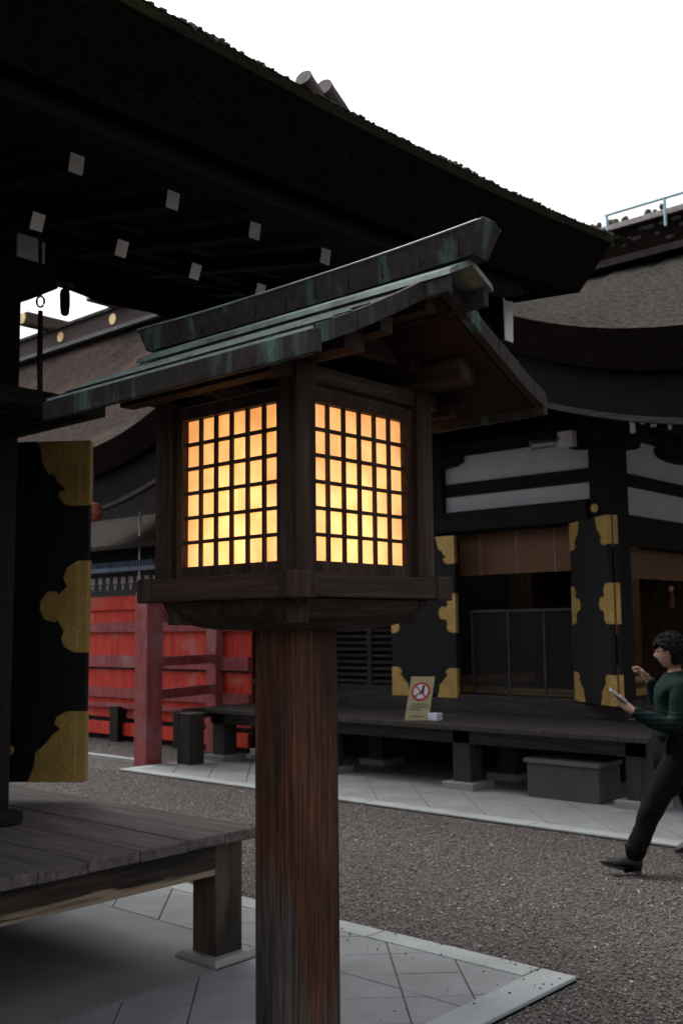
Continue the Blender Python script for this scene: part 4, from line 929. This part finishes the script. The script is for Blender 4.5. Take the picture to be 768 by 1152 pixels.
sw = sub(['pelvis', 'waist', 'chest', 'upper', 'shL', 'elL', 'wrL', 'shR', 'elR', 'wrR'], {'*': .020, 'wrL': .018, 'wrR': .018, 'upper': .018, 'pelvis': .028, 'elL': .022, 'elR': .022, 'waist': .032, 'chest': .020})
sw['collar'] = ((6.783, 3.076, 1.295), .060)
sw['cuffL'] = ((6.408, 3.218, 1.042), .040); sw['cuffR'] = ((6.85, 3.309, 1.222), .040)
V, F = skin(sw, [('pelvis', 'waist'), ('waist', 'chest'), ('chest', 'upper'), ('upper', 'collar'), ('upper', 'shL'), ('shL', 'elL'), ('elL', 'wrL'), ('wrL', 'cuffL'), ('upper', 'shR'), ('shR', 'elR'), ('elR', 'wrR'), ('wrR', 'cuffR')])
folds(MB().add(V, F).build('sweater', M['sweater'], PE, smooth=True), .09, .035, 'sweater_folds')
tr = sub(['pelvis', 'hipL', 'knL', 'hipR', 'knR'], {'*': .018, 'pelvis': .012, 'knL': .024, 'knR': .024})
tr['hemL'] = ((6.352, 3.228, .080), .064); tr['hemR'] = ((7.185, 3.10, .125), .066)
V, F = skin(tr, [('pelvis', 'hipL'), ('hipL', 'knL'), ('knL', 'hemL'), ('pelvis', 'hipR'), ('hipR', 'knR'), ('knR', 'hemR')])
folds(MB().add(V, F).build('trousers', M['trousers'], PE, smooth=True), .08, .03, 'trouser_folds')
def shoe(heel, toe, pitch):
    h, t = Vector(heel), Vector(toe); d = (t - h).normalized(); s = d.cross(Vector((0, 0, 1))).normalized(); u = s.cross(d); Ln = (t - h).length
    P = []
    for q, w_, z0, z1 in ((0, .024, .004, .10), (.08, .040, 0, .122), (.25, .046, 0, .124), (.42, .044, .004, .098), (.62, .044, 0, .058), (.82, .044, 0, .048), (.95, .030, .003, .036), (1., .012, .008, .024)):
        c = h + d * (q * Ln); P.append([c + s * w_ * math.cos(a) * (1 if math.sin(a) < .3 else .8) + u * (z0 + (z1 - z0) * (.5 + .5 * math.sin(a))) for a in [2 * math.pi * k / 14 for k in range(14)]])
    o = MB().loft(P).build('shoe', M['shoe'], PE, smooth=True)
    MB().loft([[h + d * (q * Ln) + s * w_ + u * (-.004 + z), h + d * (q * Ln) - s * w_ + u * (-.004 + z), h + d * (q * Ln) - s * w_ + u * (.014 + z), h + d * (q * Ln) + s * w_ + u * (.014 + z)] for q, w_, z in ((.0, .024, 0), (.08, .036, 0), (.3, .038, 0), (.62, .047, 0), (.85, .045, 0), (.99, .022, .006))]).build('sole', M['sole'], o)
for q in (((6.352, 3.228, .20), (6.362, 3.226, .13), (6.352, 3.240, .055), (6.318, 3.275, .045)), ((7.18, 3.10, .24), (7.187, 3.10, .18), (7.187, 3.105, .10))): MB().tube(q, [.045, .048, .042, .030][:len(q)], 14).build('sock', M['trousers'], PE, smooth=True)
shoe((6.405, 3.205, .012), (6.235, 3.395, .075), 0)
shoe((7.21, 3.07, .10), (7.06, 3.26, .022), 0)
ph = MB(); a, c = Vector((6.318, 3.322, 1.182)), Vector((6.392, 3.243, 1.100)); vw = (c - a).cross(Vector((.89, .45, -.05))).normalized() * -1 + Vector((.1, .05, .25)); ph.beam(a, c, .068, .009, up=tuple(vw)); pho = ph.build('phone', M['phone'], None, bevel=.003)
tag(pho, 'silver smartphone held out in the near hand of the walking person', 'phone')
ph2 = MB(); n_ = Vector((0, 0, 0)); d_ = (c - a).normalized(); r_ = d_.cross(vw).normalized(); u_ = r_.cross(d_)
ph2.beam(a + u_ * .0055 + d_ * .004, c + u_ * .0055 - d_ * .004, .064, .0015, up=tuple(vw)); ph2.build('phone_screen', M['signblack'], pho)

# ------------------------------------------------------------------ light, sky, camera
w = bpy.data.worlds.new('World'); SC.world = w; w.use_nodes = True; nt = w.node_tree; bg = nt.nodes['Background']
sky = nt.nodes.new('ShaderNodeTexSky'); sky.sky_type = 'NISHITA'; sky.sun_disc = False; SUN_EL, SUN_AZ = 58, 88
sky.sun_elevation = R(SUN_EL); sky.sun_rotation = R(90 - SUN_AZ); sky.air_density = 1.0; sky.dust_density = 6.0; sky.ozone_density = 1.0
hs_ = nt.nodes.new('ShaderNodeHueSaturation'); hs_.inputs['Saturation'].default_value = .18; nt.links.new(sky.outputs[0], hs_.inputs['Color'])
bg.inputs['Strength'].default_value = .15; nt.links.new(hs_.outputs[0], bg.inputs['Color'])
sd_ = bpy.data.lights.new('sun', 'SUN'); sd_.energy = .5; sd_.angle = R(25); sd_.color = (1, .95, .9)
so = bpy.data.objects.new('sun', sd_); COL.objects.link(so)
dv = Vector((math.cos(R(SUN_AZ)) * math.cos(R(SUN_EL)), math.sin(R(SUN_AZ)) * math.cos(R(SUN_EL)), math.sin(R(SUN_EL))))
so.rotation_euler = dv.to_track_quat('Z', 'Y').to_euler(); so.location = dv * 20

yaw, pit, rol = R(41.938), R(6.380), R(-.592)
Fw = Vector((math.cos(yaw) * math.cos(pit), math.sin(yaw) * math.cos(pit), math.sin(pit))); Rt = Vector((math.sin(yaw), -math.cos(yaw), 0)); Up = Rt.cross(Fw)
Rt, Up = Rt * math.cos(rol) + Up * math.sin(rol), -Rt * math.sin(rol) + Up * math.cos(rol)
cd = bpy.data.cameras.new('camera'); cam = bpy.data.objects.new('camera', cd); COL.objects.link(cam)
cam.matrix_world = Matrix(((Rt.x, Up.x, -Fw.x, 0), (Rt.y, Up.y, -Fw.y, 0), (Rt.z, Up.z, -Fw.z, 1.6), (0, 0, 0, 1)))
cd.sensor_fit = 'VERTICAL'; cd.sensor_height = 24; cd.lens = 24 * 1167.8 / 1152; cd.clip_end = 500; cd.clip_start = .05
cd.dof.use_dof = True; cd.dof.focus_distance = 2.3; cd.dof.aperture_fstop = 5.6
SC.camera = cam
SC.view_settings.view_transform = 'Standard'; SC.view_settings.look = 'None'; SC.view_settings.exposure = 0.9; SC.view_settings.gamma = 1
SC.cycles.max_bounces = 8; SC.cycles.diffuse_bounces = 5
